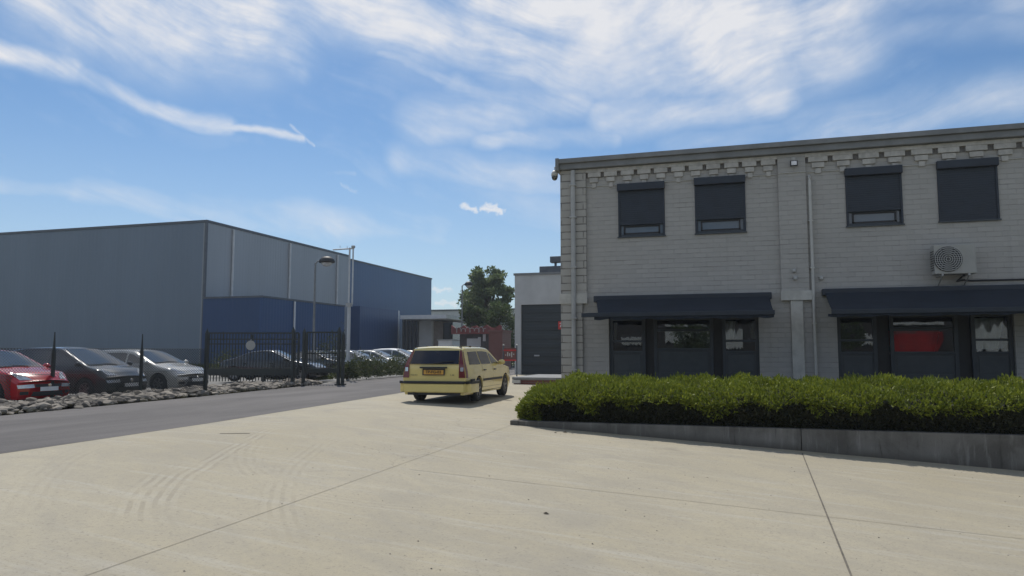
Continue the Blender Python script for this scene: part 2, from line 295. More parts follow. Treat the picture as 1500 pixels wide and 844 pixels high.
M = dict(
 yard=mat_concrete_yard(), road=mat_asphalt('road_asphalt', (0.098, 0.090, 0.086)), park=mat_asphalt('parking_asphalt', (0.16, 0.155, 0.145)),
 earth=mat('earth', (0.13, 0.14, 0.07), 0.95, 0, 0.3, 0.4, 0.6, 12), soil=mat('soil', (0.06, 0.05, 0.035), 0.95, 0, 0.3, 4, 0.8, 25),
 joint2=mat('worn_joint', (0.215, 0.19, 0.145), 0.9, var=0.2, scale=9), joint=mat('joint_filler', (0.13, 0.115, 0.09), 0.9, var=0.3, scale=9),
 block=mat_block('painted_block', (0.42, 0.403, 0.375), 0.34, 0.125, 0.012, (0.255, 0.244, 0.224), (0.44, 0.70), 0.6, 0.35),
 quoin=mat_block('quoin_block', (0.42, 0.40, 0.36), 0.62, 0.205, 0.018, (0.17, 0.16, 0.145), (0.36, 0.56), 0.7, 0.8),
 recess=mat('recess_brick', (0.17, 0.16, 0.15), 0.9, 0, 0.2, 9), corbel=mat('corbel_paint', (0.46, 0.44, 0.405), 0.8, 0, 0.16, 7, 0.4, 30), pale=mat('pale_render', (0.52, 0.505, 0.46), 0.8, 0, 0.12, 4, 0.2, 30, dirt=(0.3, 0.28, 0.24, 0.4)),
 coping=mat('zinc_coping', (0.20, 0.205, 0.205), 0.55, 0.0, 0.15, 2, dirt=(0.2, 0.2, 0.19, 0.5)), pipe=mat('grey_pipe', (0.40, 0.40, 0.385), 0.5, 0, 0.1, 3),
 pipew=mat('white_pipe', (0.5, 0.49, 0.455), 0.45, 0, 0.08, 3), shutter=mat('anthracite_shutter', (0.016, 0.024, 0.037), 0.5, 0, 0.12, 3),
 frame=mat('anthracite_frame', (0.036, 0.046, 0.057), 0.42, 0, 0.1, 4), panel=mat('grey_blue_panel', (0.052, 0.062, 0.070), 0.45, 0, 0.1, 4),
 awning=mat('awning_cloth', (0.011, 0.017, 0.028), 0.85, 0, 0.15, 2.5, 0.2, 60), pane=mat_glass('window_pane', (0.03, 0.036, 0.042), 0.60), paneup=mat_glass('upper_pane', (0.10, 0.13, 0.165), 0.0, 1.6),
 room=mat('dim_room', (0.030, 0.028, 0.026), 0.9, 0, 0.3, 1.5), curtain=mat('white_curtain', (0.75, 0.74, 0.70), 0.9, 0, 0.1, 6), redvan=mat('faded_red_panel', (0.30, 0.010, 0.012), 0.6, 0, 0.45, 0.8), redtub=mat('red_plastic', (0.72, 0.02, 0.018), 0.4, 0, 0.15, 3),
 acw=mat('ac_casing', (0.36, 0.355, 0.33), 0.5, 0, 0.06, 3, dirt=(0.35, 0.33, 0.29, 0.4)), dark=mat('dark_plastic', (0.02, 0.02, 0.022), 0.55, 0, 0.15, 5), steel=mat('galvanised_steel', (0.42, 0.43, 0.44), 0.45, 0.6, 0.1, 4),
 gatep=mat('gate_paint', (0.022, 0.028, 0.026), 0.5, 0, 0.15, 4), post=mat('post_white', (0.55, 0.56, 0.56), 0.5, 0, 0.1, 2), wire=mat('fence_wire', (0.035, 0.042, 0.040), 0.6),
 retain=mat_retain(),
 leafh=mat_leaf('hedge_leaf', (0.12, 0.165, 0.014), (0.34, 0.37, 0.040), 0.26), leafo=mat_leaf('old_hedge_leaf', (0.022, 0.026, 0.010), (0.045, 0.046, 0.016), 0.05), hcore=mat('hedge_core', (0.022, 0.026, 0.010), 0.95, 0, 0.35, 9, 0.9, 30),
 leaft=mat_leaf('tree_leaf', (0.10, 0.14, 0.065), (0.19, 0.24, 0.11), 0.55), leafb=mat_leaf('young_tree_leaf', (0.055, 0.085, 0.026), (0.10, 0.14, 0.045)), leafs=mat_leaf('shrub_leaf', (0.042, 0.058, 0.020), (0.10, 0.115, 0.045)),
 bark=mat('bark', (0.10, 0.08, 0.06), 0.9, 0, 0.3, 6, 0.8, 20), grass=mat_leaf('grass_blade', (0.07, 0.10, 0.025), (0.14, 0.16, 0.05)),
 clad_front=mat_cladding('slate_cladding', (0.155, 0.195, 0.24), 0.33, axis=0), clad_side=mat_cladding('silver_cladding', (0.33, 0.35, 0.37), 0.33, axis=1),  # front cladding is darker and bluer than the side
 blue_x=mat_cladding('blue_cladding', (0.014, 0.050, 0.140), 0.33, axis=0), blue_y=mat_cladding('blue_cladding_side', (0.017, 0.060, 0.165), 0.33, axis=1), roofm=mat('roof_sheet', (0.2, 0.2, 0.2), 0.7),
 bluep=mat_cladding('pale_blue_cladding', (0.040, 0.095, 0.20), 0.33, axis=1), trim=mat('eaves_trim', (0.09, 0.10, 0.115), 0.5),
 annex=mat('annex_render', (0.50, 0.50, 0.485), 0.85, 0, 0.08, 0.8, 0.2, 30, dirt=(0.33, 0.33, 0.32, 0.4)), door=mat_cladding('roller_door', (0.024, 0.031, 0.036), 0.5, axis=2),
 redsign=mat('red_sign', (0.55, 0.035, 0.03), 0.5), redfade=mat('faded_red', (0.20, 0.05, 0.045), 0.7, 0, 0.35, 3), white=mat('white_paint', (0.78, 0.78, 0.76), 0.55, 0, 0.05), brick=mat_block('red_brick', (0.19, 0.055, 0.042), 0.22, 0.075, 0.01, (0.2, 0.17, 0.15), (0.2, 0.4)),
 kiosk=mat('kiosk_dark', (0.05, 0.045, 0.045), 0.6, 0, 0.3, 3), farw=mat('far_white_wall', (0.52, 0.53, 0.53), 0.8, 0, 0.08, 1), tan=mat('brown_panel', (0.25, 0.21, 0.19), 0.7, 0, 0.1),
 stone=mat_stone(), tyre=mat('tyre_rubber', (0.018, 0.018, 0.018), 0.8, 0, 0.2, 8), rim=mat('alloy_rim', (0.22, 0.22, 0.22), 0.4, 0.7, 0.1, 5), cglass=mat_glass('car_glass', (0.012, 0.014, 0.016), 0, 2.1), wscreen=mat_glass('windscreen_glass', (0.02, 0.023, 0.025), 0, 2.9), cglass_t=mat_glass('tinted_car_glass', (0.010, 0.012, 0.022)),
 tail=mat('tail_lamp', (0.14, 0.012, 0.012), 0.15, 0, 0.15, 12, coat=0.5), lens=mat('clear_lens', (0.55, 0.56, 0.57), 0.1, 0.3, 0.2, 14, coat=0.6), chrome=mat('chrome', (0.6, 0.6, 0.6), 0.15, 1.0),
 plate_y=mat('yellow_plate', (0.62, 0.33, 0.05), 0.5, 0, 0.05), plate_w=mat('white_plate', (0.68, 0.68, 0.66), 0.5), amber=mat('amber_lens', (0.6, 0.2, 0.02), 0.2),
 yellow=mat_paint('cream_yellow_paint', (0.75, 0.61, 0.22)), red=mat_paint('red_paint', (0.50, 0.012, 0.02)), anth=mat_paint('anthracite_paint', (0.045, 0.048, 0.052), 0.3), silver=mat_paint('silver_paint', (0.55, 0.54, 0.50), 0.3), black=mat_paint('black_paint', (0.012, 0.013, 0.017)),
 greyc=mat_paint('grey_paint', (0.20, 0.21, 0.22), 0.4), litw=mat('pale_metal', (0.66, 0.67, 0.68), 0.4, 0, 0.05))

# ------------------------------------------------------------------ mesh builder
ORG = {}
def tag(o, label=None, cat=None, group=None, kind=None):
    if label: o['label'] = label
    if cat: o['category'] = cat
    if group: o['group'] = group
    if kind: o['kind'] = kind
    return o
def thing(name, loc, label, cat, group=None, rz=0.0, local=False):
    o = bpy.data.objects.new(name, None); COL.objects.link(o); o.empty_display_size = 0.2
    o.location = loc; o.rotation_euler = (0, 0, rz); tag(o, label, cat, group)
    ORG[o.name] = Vector((0, 0, 0)) if local else Vector(loc)
    return o
def link_mesh(name, me, m, parent=None, smooth=False):
    o = bpy.data.objects.new(name, me); COL.objects.link(o)
    if m: me.materials.append(m)
    if parent is not None:
        o.parent = parent; org = ORG[parent.name]; ORG[o.name] = org
        if org.length: me.transform(Matrix.Translation(-org))
    else: ORG[o.name] = Vector((0, 0, 0))
    if smooth:
        for p in me.polygons: p.use_smooth = True
    return o
def rebase(o, loc):                   # give a one-mesh thing an origin at its base
    loc = Vector(loc); o.data.transform(Matrix.Translation(-loc)); o.location = loc; ORG[o.name] = loc; return o
class MB:
    def __init__(s): s.v = []; s.f = []
    def add(s, vs, fs):
        k = len(s.v); s.v += [tuple(p) for p in vs]; s.f += [tuple(i+k for i in f) for f in fs]; return s
    def box(s, x0, x1, y0, y1, z0, z1):
        x0, x1 = min(x0, x1), max(x0, x1); y0, y1 = min(y0, y1), max(y0, y1); z0, z1 = min(z0, z1), max(z0, z1)
        return s.add([(x0, y0, z0), (x1, y0, z0), (x1, y1, z0), (x0, y1, z0), (x0, y0, z1), (x1, y0, z1), (x1, y1, z1), (x0, y1, z1)],
                     [(0, 3, 2, 1), (4, 5, 6, 7), (0, 1, 5, 4), (1, 2, 6, 5), (2, 3, 7, 6), (3, 0, 4, 7)])
    def beam(s, p0, p1, w, h, up=(0, 0, 1)):   # rectangular bar between two points
        p0, p1 = Vector(p0), Vector(p1); d = (p1-p0).normalized(); u = Vector(up)
        if abs(d.dot(u)) > 0.98: u = Vector((0, 1, 0))
        r = d.cross(u).normalized()*(w/2); t = r.cross(d).normalized()*(h/2)
        vs = [q+a*r+b*t for q in (p0, p1) for a, b in ((-1, -1), (1, -1), (1, 1), (-1, 1))]
        return s.add(vs, [(0, 1, 2, 3), (7, 6, 5, 4), (0, 4, 5, 1), (1, 5, 6, 2), (2, 6, 7, 3), (3, 7, 4, 0)])
    def tube(s, pts, r, n=8, cap=True):
        pts = [Vector(p) for p in pts]; rs = r if isinstance(r, (list, tuple)) else [r]*len(pts); vs = []; fs = []
        for i, p in enumerate(pts):
            d = (pts[min(i+1, len(pts)-1)]-pts[max(i-1, 0)]).normalized(); u = Vector((0, 0, 1)) if abs(d.z) < 0.9 else Vector((1, 0, 0))
            a = d.cross(u).normalized(); b = d.cross(a)
            for k in range(n):
                t = 2*math.pi*k/n; vs.append(p+(a*math.cos(t)+b*math.sin(t))*rs[i])
        for i in range(len(pts)-1):
            for k in range(n): fs.append((i*n+k, i*n+(k+1) % n, (i+1)*n+(k+1) % n, (i+1)*n+k))
        if cap: fs += [tuple(range(n)), tuple(reversed(range((len(pts)-1)*n, len(pts)*n)))]
        return s.add(vs, fs)
    def lathe(s, prof, c=(0, 0, 0), axis='z', n=24):
        vs = []; fs = []; c = Vector(c)
        for (r, h) in prof:
            for k in range(n):
                t = 2*math.pi*k/n; a, b = r*math.cos(t), r*math.sin(t)
                vs.append(c+(Vector((a, b, h)) if axis == 'z' else Vector((h, a, b)) if axis == 'x' else Vector((a, h, b))))
        for i in range(len(prof)-1):
            for k in range(n): fs.append((i*n+k, i*n+(k+1) % n, (i+1)*n+(k+1) % n, (i+1)*n+k))
        return s.add(vs, fs)
    def prism(s, poly, d):             # poly: 3-D points, pushed by d
        n = len(poly); d = Vector(d); vs = [Vector(p) for p in poly]+[Vector(p)+d for p in poly]
        return s.add(vs, [tuple(range(n)), tuple(reversed(range(n, 2*n)))]+[(i, i+n, (i+1) % n+n, (i+1) % n) for i in range(n)])
    def build(s, name, m, parent=None, smooth=False, bevel=0.0):
        me = bpy.data.meshes.new(name); me.from_pydata(s.v, [], s.f)
        bm = bmesh.new(); bm.from_mesh(me)
        if bevel:
            bmesh.ops.remove_doubles(bm, verts=bm.verts, dist=1e-5)
            bmesh.ops.bevel(bm, geom=[e for e in bm.edges if e.is_manifold and e.calc_face_angle(0) > 0.5], offset=bevel, segments=2, affect='EDGES', profile=0.6)
        bmesh.ops.recalc_face_normals(bm, faces=bm.faces); bm.to_mesh(me); bm.free()
        return link_mesh(name, me, m, parent, smooth)
def text_mesh(name, txt, size, loc, rot, m, parent, depth=0.002):
    cu = bpy.data.curves.new(name, 'FONT'); cu.body = txt; cu.size = size; cu.align_x = 'CENTER'; cu.align_y = 'CENTER'; cu.extrude = depth
    o = bpy.data.objects.new(name, cu); COL.objects.link(o)
    dg = bpy.context.evaluated_depsgraph_get(); me = bpy.data.meshes.new_from_object(o.evaluated_get(dg)); bpy.data.objects.remove(o)
    me.transform(Matrix.Translation(loc) @ rot.to_4x4()); me.materials.clear()
    return link_mesh(name, me, m, parent)
def leaves(name, pos, nrm, size, m, parent=None, aspect=0.5, spread=0.8):
    """many leaf-shaped faces (diamonds) at pos, roughly pointing along nrm"""
    n = len(pos); d = nrm + rng.normal(0, spread, (n, 3)); d /= np.linalg.norm(d, axis=1, keepdims=True)+1e-9
    r = rng.normal(0, 1, (n, 3)); a = np.cross(d, r); a /= np.linalg.norm(a, axis=1, keepdims=True)+1e-9
    sz = (size*rng.uniform(0.6, 1.3, n))[:, None]
    V = np.stack([pos-d*sz*0.1, pos+d*sz*0.4+a*sz*aspect*0.5, pos+d*sz, pos+d*sz*0.4-a*sz*aspect*0.5], 1).reshape(-1, 3)
    me = bpy.data.meshes.new(name); me.vertices.add(4*n); me.vertices.foreach_set('co', V.astype(np.float32).ravel())
    me.loops.add(4*n); me.loops.foreach_set('vertex_index', np.arange(4*n, dtype=np.int32))
    me.polygons.add(n); me.polygons.foreach_set('loop_start', np.arange(0, 4*n, 4, dtype=np.int32))
    me.update(calc_edges=True)
    return link_mesh(name, me, m, parent)

# ------------------------------------------------------------------ ground, yard, road
XS = [-8.5-3.5*0]+[-8.5+0.25*i for i in range(15)]+[-4, -2, 0, 2, 4, 6, 8, 9, 10, 11]
XS = sorted(set(XS))
def sheet(name, x0, x1, y0, y1, dz, m):
    xs = [x0]+[x for x in XS if x0+0.01 < x < x1-0.01]+[x1]; b = MB()
    b.v = [(x, y, gh(x)+dz) for x in xs for y in (y0, y1)]
    b.f = [(2*i, 2*i+2, 2*i+3, 2*i+1) for i in range(len(xs)-1)]
    o = b.build(name, m); tag(o, kind='structure')
    for p in o.data.polygons:
        if p.normal.z < 0: p.flip()
    return o
sheet('ground', -600, 600, -600, 600, -0.20, M['earth'])
def flat_poly(name, pts, z, m):
    b = MB(); b.add([(x, y, z) for x, y in pts], [tuple(range(len(pts)))]); o = b.build(name, m); tag(o, kind='structure')
    for p in o.data.polygons:
        if p.normal.z < 0: p.flip()
    return o
Z0 = 0.42
re0 = on_g(0, 665); re1 = on_g(300, 621); re2 = on_g(585, 576)     # right edge of the road
le0 = on_g(0, 607); le1 = on_g(300, 579); le2 = on_g(580, 551)
ext = lambda a, b, t: (a.x+(b.x-a.x)*t, a.y+(b.y-a.y)*t)
RE = [(-8.7, -12.0), (re0.x, re0.y), (re1.x, re1.y), (re2.x, re2.y), ext(re1, re2, 3.2)]
LE = [ext(le1, le0, 6), (le0.x, le0.y), (le1.x, le1.y), (le2.x, le2.y), ext(le1, le2, 3.2)]
# yard: east of the road edge
sheet('yard_concrete', -8.5, 14, -25, 46, 0.0, M['yard'])
b = MB(); b.add([(x, y, Z0) for x, y in [RE[0], *RE[1:]]+[(-8.5, RE[-1][1]), (-8.5, RE[0][1])]], [tuple(range(7))])
o = b.build('yard_concrete', M['yard']); tag(o, kind='structure')
for p in o.data.polygons:
    if p.normal.z < 0: p.flip()
flat_poly('road', RE+LE[::-1], Z0-0.03, M['road'])
flat_poly('car_park', [(-60, -5), (LE[1][0]-1.5, -5), (LE[1][0]-1.5, 11), (LE[3][0]-0.4, 40), (-19, 75), (-60, 75)], Z0-0.10, M['park'])
def strip(name, p, q, w, dz, m):
    p, q = Vector((p.x, p.y)), Vector((q.x, q.y)); n = 24; d = (q-p).normalized(); s = Vector((-d.y, d.x))*w/2; b = MB()
    for i in range(n+1):
        c = p.lerp(q, i/n)
        for sg in (-1, 1): b.v.append((c.x+sg*s.x, c.y+sg*s.y, gh(c.x)+dz))
    b.f = [(2*i, 2*i+1, 2*i+3, 2*i+2) for i in range(n)]
    o = b.build(name, m); tag(o, kind='structure')
    for pl in o.data.polygons:
        if pl.normal.z < 0: pl.flip()
    return o
j1a, j1b = on_g(1175, 664), on_g(1247, 844); strip('expansion_joint', j1a+(j1a-j1b)*0.0, j1b+(j1b-j1a)*0.4, 0.018, 0.004, M['joint'])
j2a, j2b = on_g(735, 628), on_g(125, 844); strip('expansion_joint', j2a+(j2a-j2b)*1.4, j2b+(j2b-j2a)*0.6, 0.006, 0.004, M['joint2'])
j3a, j3b = on_g(600, 688), on_g(1500, 790); strip('expansion_joint', j3a, j3b+(j3b-j3a)*0.2, 0.009, 0.0045, M['joint2'])
strip('drain_slot', on_g(322, 635.5), on_g(366, 635), 0.05, 0.004, M['joint'])
strip('road_edge_gap', Vector((RE[1][0], RE[1][1], 0)), Vector((RE[2][0], RE[2][1], 0)), 0.022, 0.003, M['joint'])
strip('road_edge_gap', Vector((RE[2][0], RE[2][1], 0)), Vector((RE[3][0], RE[3][1], 0)), 0.022, 0.003, M['joint'])

# ------------------------------------------------------------------ planting bed, retaining wall, hedge
WY = 14.27
b = MB(); x0 = on_y(752, 615, WY).x
xj = on_y(1174, 650, WY).x
for xa, xb in ((x0, xj-0.006), (xj+0.006, 10.5)): b.box(xa, xb, WY, WY+0.18, -1.2, 0.325)
b.box(x0, x0+0.18, WY+0.18, 17.5, -1.2, 0.325)
b.box(x0-0.06, x0+0.10, WY-0.03, WY+0.22, -0.3, 0.335)
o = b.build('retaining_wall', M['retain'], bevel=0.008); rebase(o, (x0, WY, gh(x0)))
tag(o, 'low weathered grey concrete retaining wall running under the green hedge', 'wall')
flat = flat_poly('planting_bed', [(x0+0.1, WY+0.1), (10.4, WY+0.1), (10.4, 20.2), (x0+0.1, 20.2)], 0.31, M['soil'])
HX0, HX1 = x0+0.02, 9.6
def hedge_pt(x, t):
    """point + outward normal on the clipped hedge's surface; t runs from the front foot over the top to the back foot"""
    e = min(1.0, (x-HX0+0.04)/1.25); k = math.sqrt(max(0.02, 1-(1-e)**2))
    prof = [(14.50, 0.30), (14.46, 0.48), (14.28, 0.68), (14.27, 0.80), (14.55, 0.93), (15.0, 1.02), (15.6, 1.07), (16.2, 1.08), (16.7, 1.0), (16.8, 0.3)]
    f = t*(len(prof)-1); i = min(int(f), len(prof)-2); u = f-i
    y = prof[i][0]*(1-u)+prof[i+1][0]*u; z = prof[i][1]*(1-u)+prof[i+1][1]*u
    dy = prof[i+1][0]-prof[i][0]; dz = prof[i+1][1]-prof[i][1]; L = math.hypot(dy, dz); n = (-(1-e)*1.2, -dz/L, dy/L)
    lump = 0.03*math.sin(x*2.1+y*1.7)+0.04*math.sin(x*5.3+1+y*3.1)+0.03*math.sin(x*9.1+z*7)
    yc = 15.6; ky = 0.45+0.55*k
    return (x, yc+(y-yc)*ky, 0.30+(z-0.30)*(0.30+0.70*k)+lump*(z > 0.5)), n
hr = thing('hedge', (HX0, 15.5, 0.31), 'long clipped green hedge with fresh shoots along the retaining wall', 'hedge')
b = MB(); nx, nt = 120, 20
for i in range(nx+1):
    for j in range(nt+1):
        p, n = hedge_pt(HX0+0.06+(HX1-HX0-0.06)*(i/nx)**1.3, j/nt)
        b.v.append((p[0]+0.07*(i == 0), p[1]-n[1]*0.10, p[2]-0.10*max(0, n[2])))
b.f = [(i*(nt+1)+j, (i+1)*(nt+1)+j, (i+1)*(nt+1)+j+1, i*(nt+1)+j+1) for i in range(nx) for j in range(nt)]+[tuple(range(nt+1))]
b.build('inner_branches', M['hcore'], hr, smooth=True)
pts, nrs, old = [], [], []
for k in range(34000):
    x = HX0+(HX1-HX0)*random.random()**1.12; t = random.random()
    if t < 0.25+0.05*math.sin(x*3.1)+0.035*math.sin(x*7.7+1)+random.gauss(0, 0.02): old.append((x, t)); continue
    p, n = hedge_pt(x, t); fuzz = random.gauss(0, 0.025)
    pts.append((p[0]+n[0]*fuzz, p[1]+n[1]*fuzz, p[2]+n[2]*fuzz-0.02)); nrs.append((n[0]*0.6, n[1]*0.75, n[2]*0.8+0.45))
for k in range(2600):                  # the rounded left end
    p, n = hedge_pt(HX0+random.random()**2*0.5, random.random()); pts.append(p); nrs.append((-0.9, n[1]*0.4, 0.45))
P_, N_ = np.array(pts), np.array(nrs)
op, on_ = [], []
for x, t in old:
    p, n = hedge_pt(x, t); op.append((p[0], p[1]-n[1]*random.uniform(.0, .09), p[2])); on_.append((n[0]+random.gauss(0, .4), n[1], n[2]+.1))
leaves('old_foliage', np.array(op), np.array(on_), 0.085, M['leafo'], hr, aspect=0.4, spread=0.6)  # lower front leaves coloured darker to stand for the hedge's own shade
# every shoot carries several narrow leaves
rep = 4; PP = np.repeat(P_, rep, 0); NN = np.repeat(N_, rep, 0); tt = np.tile(np.linspace(0, 0.06, rep), len(P_))[:, None]
SH = N_/np.linalg.norm(N_, axis=1, keepdims=True)+rng.normal(0, 0.35, N_.shape); SH = np.repeat(SH, rep, 0)
leaves('foliage', PP+SH*tt, SH, 0.066, M['leafh'], hr, aspect=0.36, spread=0.5)

# ------------------------------------------------------------------ the white block office building
D = 20.0
F = lambda px, py: on_y(px, py, D)
c0 = F(824, 400).x; XE = 16.0; ROOF = F(1100, 217).z; GF = 0.31
bl = thing('office_building', (c0, D, GF), 'two storey pale painted block building with stepped brick frieze and dark shutters', 'building')
def wall_holes(x0, x1, z0, z1, y, holes, depth):
    xs = sorted({x0, x1, *[h[0] for h in holes], *[h[1] for h in holes]}); zs = sorted({z0, z1, *[h[2] for h in holes], *[h[3] for h in holes]}); b = MB()
    for i in range(len(xs)-1):
        for j in range(len(zs)-1):
            cx, cz = (xs[i]+xs[i+1])/2, (zs[j]+zs[j+1])/2
            if any(h[0] < cx < h[1] and h[2] < cz < h[3] for h in holes): continue
            b.add([(xs[i], y, zs[j]), (xs[i+1], y, zs[j]), (xs[i+1], y, zs[j+1]), (xs[i], y, zs[j+1])], [(0, 1, 2, 3)])
    for (a, c, d, e) in holes:
        b.add([(a, y, d), (c, y, d), (c, y, e), (a, y, e), (a, y+depth, d), (c, y+depth, d), (c, y+depth, e), (a, y+depth, e)],
              [(0, 4, 5, 1), (1, 5, 6, 2), (2, 6, 7, 3), (3, 7, 4, 0)])
    return b
UPW = [(905, 973, 269, 347, 327), (1017, 1091, 260, 342, 319), (1237, 1320, 246, 331, 307), (1371, 1460, 235, 324, 323)]
ups = []
for (a, c, t, d, s) in UPW:
    m_ = (a+c)/2; zt = (F(a, t+3.5).z+F(c, t-3.5).z)/2; zb = F(m_, d-1).z; ups.append((F(a, t).x, F(c, t).x, zb, zt, F(m_, s).z))
zt = F(1000, 468).z; GT = F(1000, 476).z+0.25; GB = F(1000, 566).z
BAY = [[(892, 945), (957, 1045), (1058, 1112)], [(1227, 1286), (1305, 1406), (1425, 1487)]]
holes = [(u[0], u[1], u[2], u[3]) for u in ups]
bays = []
for wins in BAY:
    xa = F(wins[0][0], 500).x; xb = F(wins[-1][1], 500).x; bays.append((xa, xb)); holes.append((xa, xb, GB, GT))
extra = []
w = wall_holes(c0, XE, GF-0.3, ROOF-0.05, D, holes, 0.30)
w.add([(c0, D, GF-.3), (c0, D+13, GF-.3), (c0, D+13, ROOF-.05), (c0, D, ROOF-.05)], [(0, 1, 2, 3)])
w.add([(XE, D, GF-.3), (XE, D+13, GF-.3), (XE, D+13, ROOF-.05), (XE, D, ROOF-.05)], [(3, 2, 1, 0)])
w.add([(c0, D+13, GF-.3), (XE, D+13, GF-.3), (XE, D+13, ROOF-.05), (c0, D+13, ROOF-.05)], [(3, 2, 1, 0)])
me = bpy.data.meshes.new('wall'); me.from_pydata(w.v, [], w.f); link_mesh('wall', me, M['block'], bl)
MB().box(c0+0.02, XE-0.02, D+0.02, D+12.98, ROOF-0.3, ROOF-0.08).build('flat_roof', M['roofm'], bl)
cp = MB().box(c0-0.10, XE+0.1, D-0.30, D+0.5, ROOF-0.10, ROOF+0.03).box(c0-0.06, XE+.06, D-0.22, D+0.3, ROOF-0.26, ROOF-0.10)
cp.box(c0-0.12, c0-0.02, D-0.32, D+0.5, ROOF-0.30, ROOF+0.05)
cp.build('coping', M['coping'], bl, bevel=0.012)
# pilasters, frieze of stepped corbels
xp1 = F(860, 400).x; xm0, xm1 = F(1143, 380).x, F(1184, 380).x
ZBAND = F(842, 438).z; PB = F(1163, 434).z
pl = MB().box(c0-0.03, xp1, D-0.10, D+0.0, ZBAND+0.14, ROOF-0.27).box(c0-0.03, xp1-0.12, D-0.10, D, GF-0.2, ZBAND-0.14)
pl.build('corner_pilaster', M['quoin'], bl, bevel=0.01)
MB().box(c0-0.06, xp1+0.02, D-0.13, D, ZBAND-0.14, ZBAND+0.14).build('pilaster_band', M['pale'], bl, bevel=0.01)
MB().box(xm0, xm1, D-0.09, D, PB+0.13, ROOF-0.27).build('pilaster', M['block'], bl, bevel=0.01)
MB().box(xm0-0.02, xm1+0.05, D-0.12, D, PB-0.11, PB+0.13).build('pilaster_band', M['pale'], bl, bevel=0.01)
MB().box(F(1159, 480).x, F(1177, 480).x, D-0.08, D, GF-0.2, PB-0.11).build('pilaster', M['pale'], bl, bevel=0.01)
FZ1 = ROOF-0.27; FZ0 = F(1000, 268).z
fr = MB(); st = (FZ1-0.10-FZ0)/3
def corbels(xa, xb, n):
    pit = (xb-xa)/n
    fr.box(xa, xb, D-0.09, D, FZ1-0.10, FZ1)
    for i in range(n):
        cx = xa+(i+0.5)*pit
        for k, wd in enumerate((0.78, 0.5, 0.24)):
            j = random.uniform(-0.01, 0.01); z1 = FZ1-0.10-k*st
            fr.box(cx-pit*wd/2+j, cx+pit*wd/2+j, D-0.085+k*0.022, D, z1-st+0.016, z1-0.002)
corbels(xp1, xm0, 11); corbels(xm1, XE, 24)
fr.build('corbel_frieze', M['corbel'], bl, bevel=0.006)
for xa, xb in ((xp1, xm0), (xm1, XE)): MB().box(xa+.004, xb-.004, D-0.008, D, FZ1-0.10-st*0.96, FZ1-0.104).build('frieze_recess', M['recess'], bl)  # dark strip puts the shade between the corbels into the colour
zc = lambda px, py: F(px, py)
MB().tube([(xp1, D-0.02, F(860, 274).z), (xm0, D-0.02, F(860, 274).z)], 0.012, 6).tube([(xm1, D-0.02, F(860, 274).z), (XE, D-0.02, F(860, 274).z)], 0.012, 6).tube([(xm0, D-0.105, F(860, 274).z), (xm1, D-0.105, F(860, 274).z)], 0.012, 6).build('cable', M['pipew'], bl)
dp = MB(); px_ = F(842, 400).x
dp.tube([(px_, D-0.17, ROOF-0.3), (px_, D-0.17, GF)], 0.065, 12)
for z in (1.2, 2.6, 4.0, 5.4, 6.3): dp.box(px_-0.085, px_+0.085, D-0.25, D-0.1, z, z+0.04)
dp.build('downpipe', M['pipe'], bl, smooth=False)
dp = MB(); px_ = F(1190, 400).x; zt_ = F(1188, 263).z
dp.tube([(px_, D-0.02, zt_+0.08), (px_, D-0.09, zt_+0.03), (px_, D-0.10, zt_-0.05), (px_, D-0.10, GF)], 0.038, 10)
for z in (1.0, 2.4, 3.8, 5.0): dp.box(px_-0.055, px_+0.055, D-0.13, D, z, z+0.03)
dp.build('downpipe', M['pipew'], bl)
for i, u in enumerate(ups):            # upper windows under their roller shutters
    xa, xb, zb, zt, zs = u
    f = MB()
    for (a, c, d, e) in ((xa+.003, xa+0.07, zb+.003, zt-.003), (xb-0.07, xb-.003, zb+.003, zt-.003), (xa+0.07, xb-0.07, zb+.003, zb+0.07)): f.box(a, c, D+0.05, D+0.12, d, e)
    wf = f.build('window', M['frame'], bl)
    MB().box(xa-0.01, xb+0.01, D-0.13, D+0.02, zt-0.19, zt+0.004).build('shutter_box', M['shutter'], wf, bevel=0.01)
    sh = MB(); z = zs
    while z < zt-0.19: sh.box(xa+0.02, xb-0.02, D-0.006, D+0.012, z+0.003, min(z+0.055, zt-0.185)); z += 0.055
    sh.box(xa+0.02, xb-0.02, D+0.012, D+0.016, zs, zt-0.19)
    sh.box(xa+.004, xa+0.05, D-0.03, D+0.03, zb, zt-0.19).box(xb-0.05, xb-.004, D-0.03, D+0.03, zb, zt-0.19).box(xa+0.05, xb-0.05, D-0.022, D+0.01, zs-0.035, zs)
    sh.build('roller_shutter', M['shutter'], wf)
    if i < 3:
        MB().box(xa+0.07, xb-0.07, D+0.085, D+0.095, zb+0.07, zs+0.2).build('pane', M['paneup'], wf)
        s = MB().box(xa+0.14, xb-0.14, D+0.045, D+0.08, zs-0.09, zs-0.05).box(xa+0.14, xa+0.18, D+0.045, D+0.08, zb+0.07, zs-0.09).box(xb-0.18, xb-0.14, D+0.045, D+0.08, zb+0.07, zs-0.09).box(xa+0.14, xb-0.14, D+0.045, D+0.08, zb+0.071, zb+0.11)
        s.build('sash', M['dark'], wf)
    MB().box(xa-0.02, xb+0.02, D-0.05, D+0.05, zb-0.03, zb+.001).build('sill', M['panel'], wf)
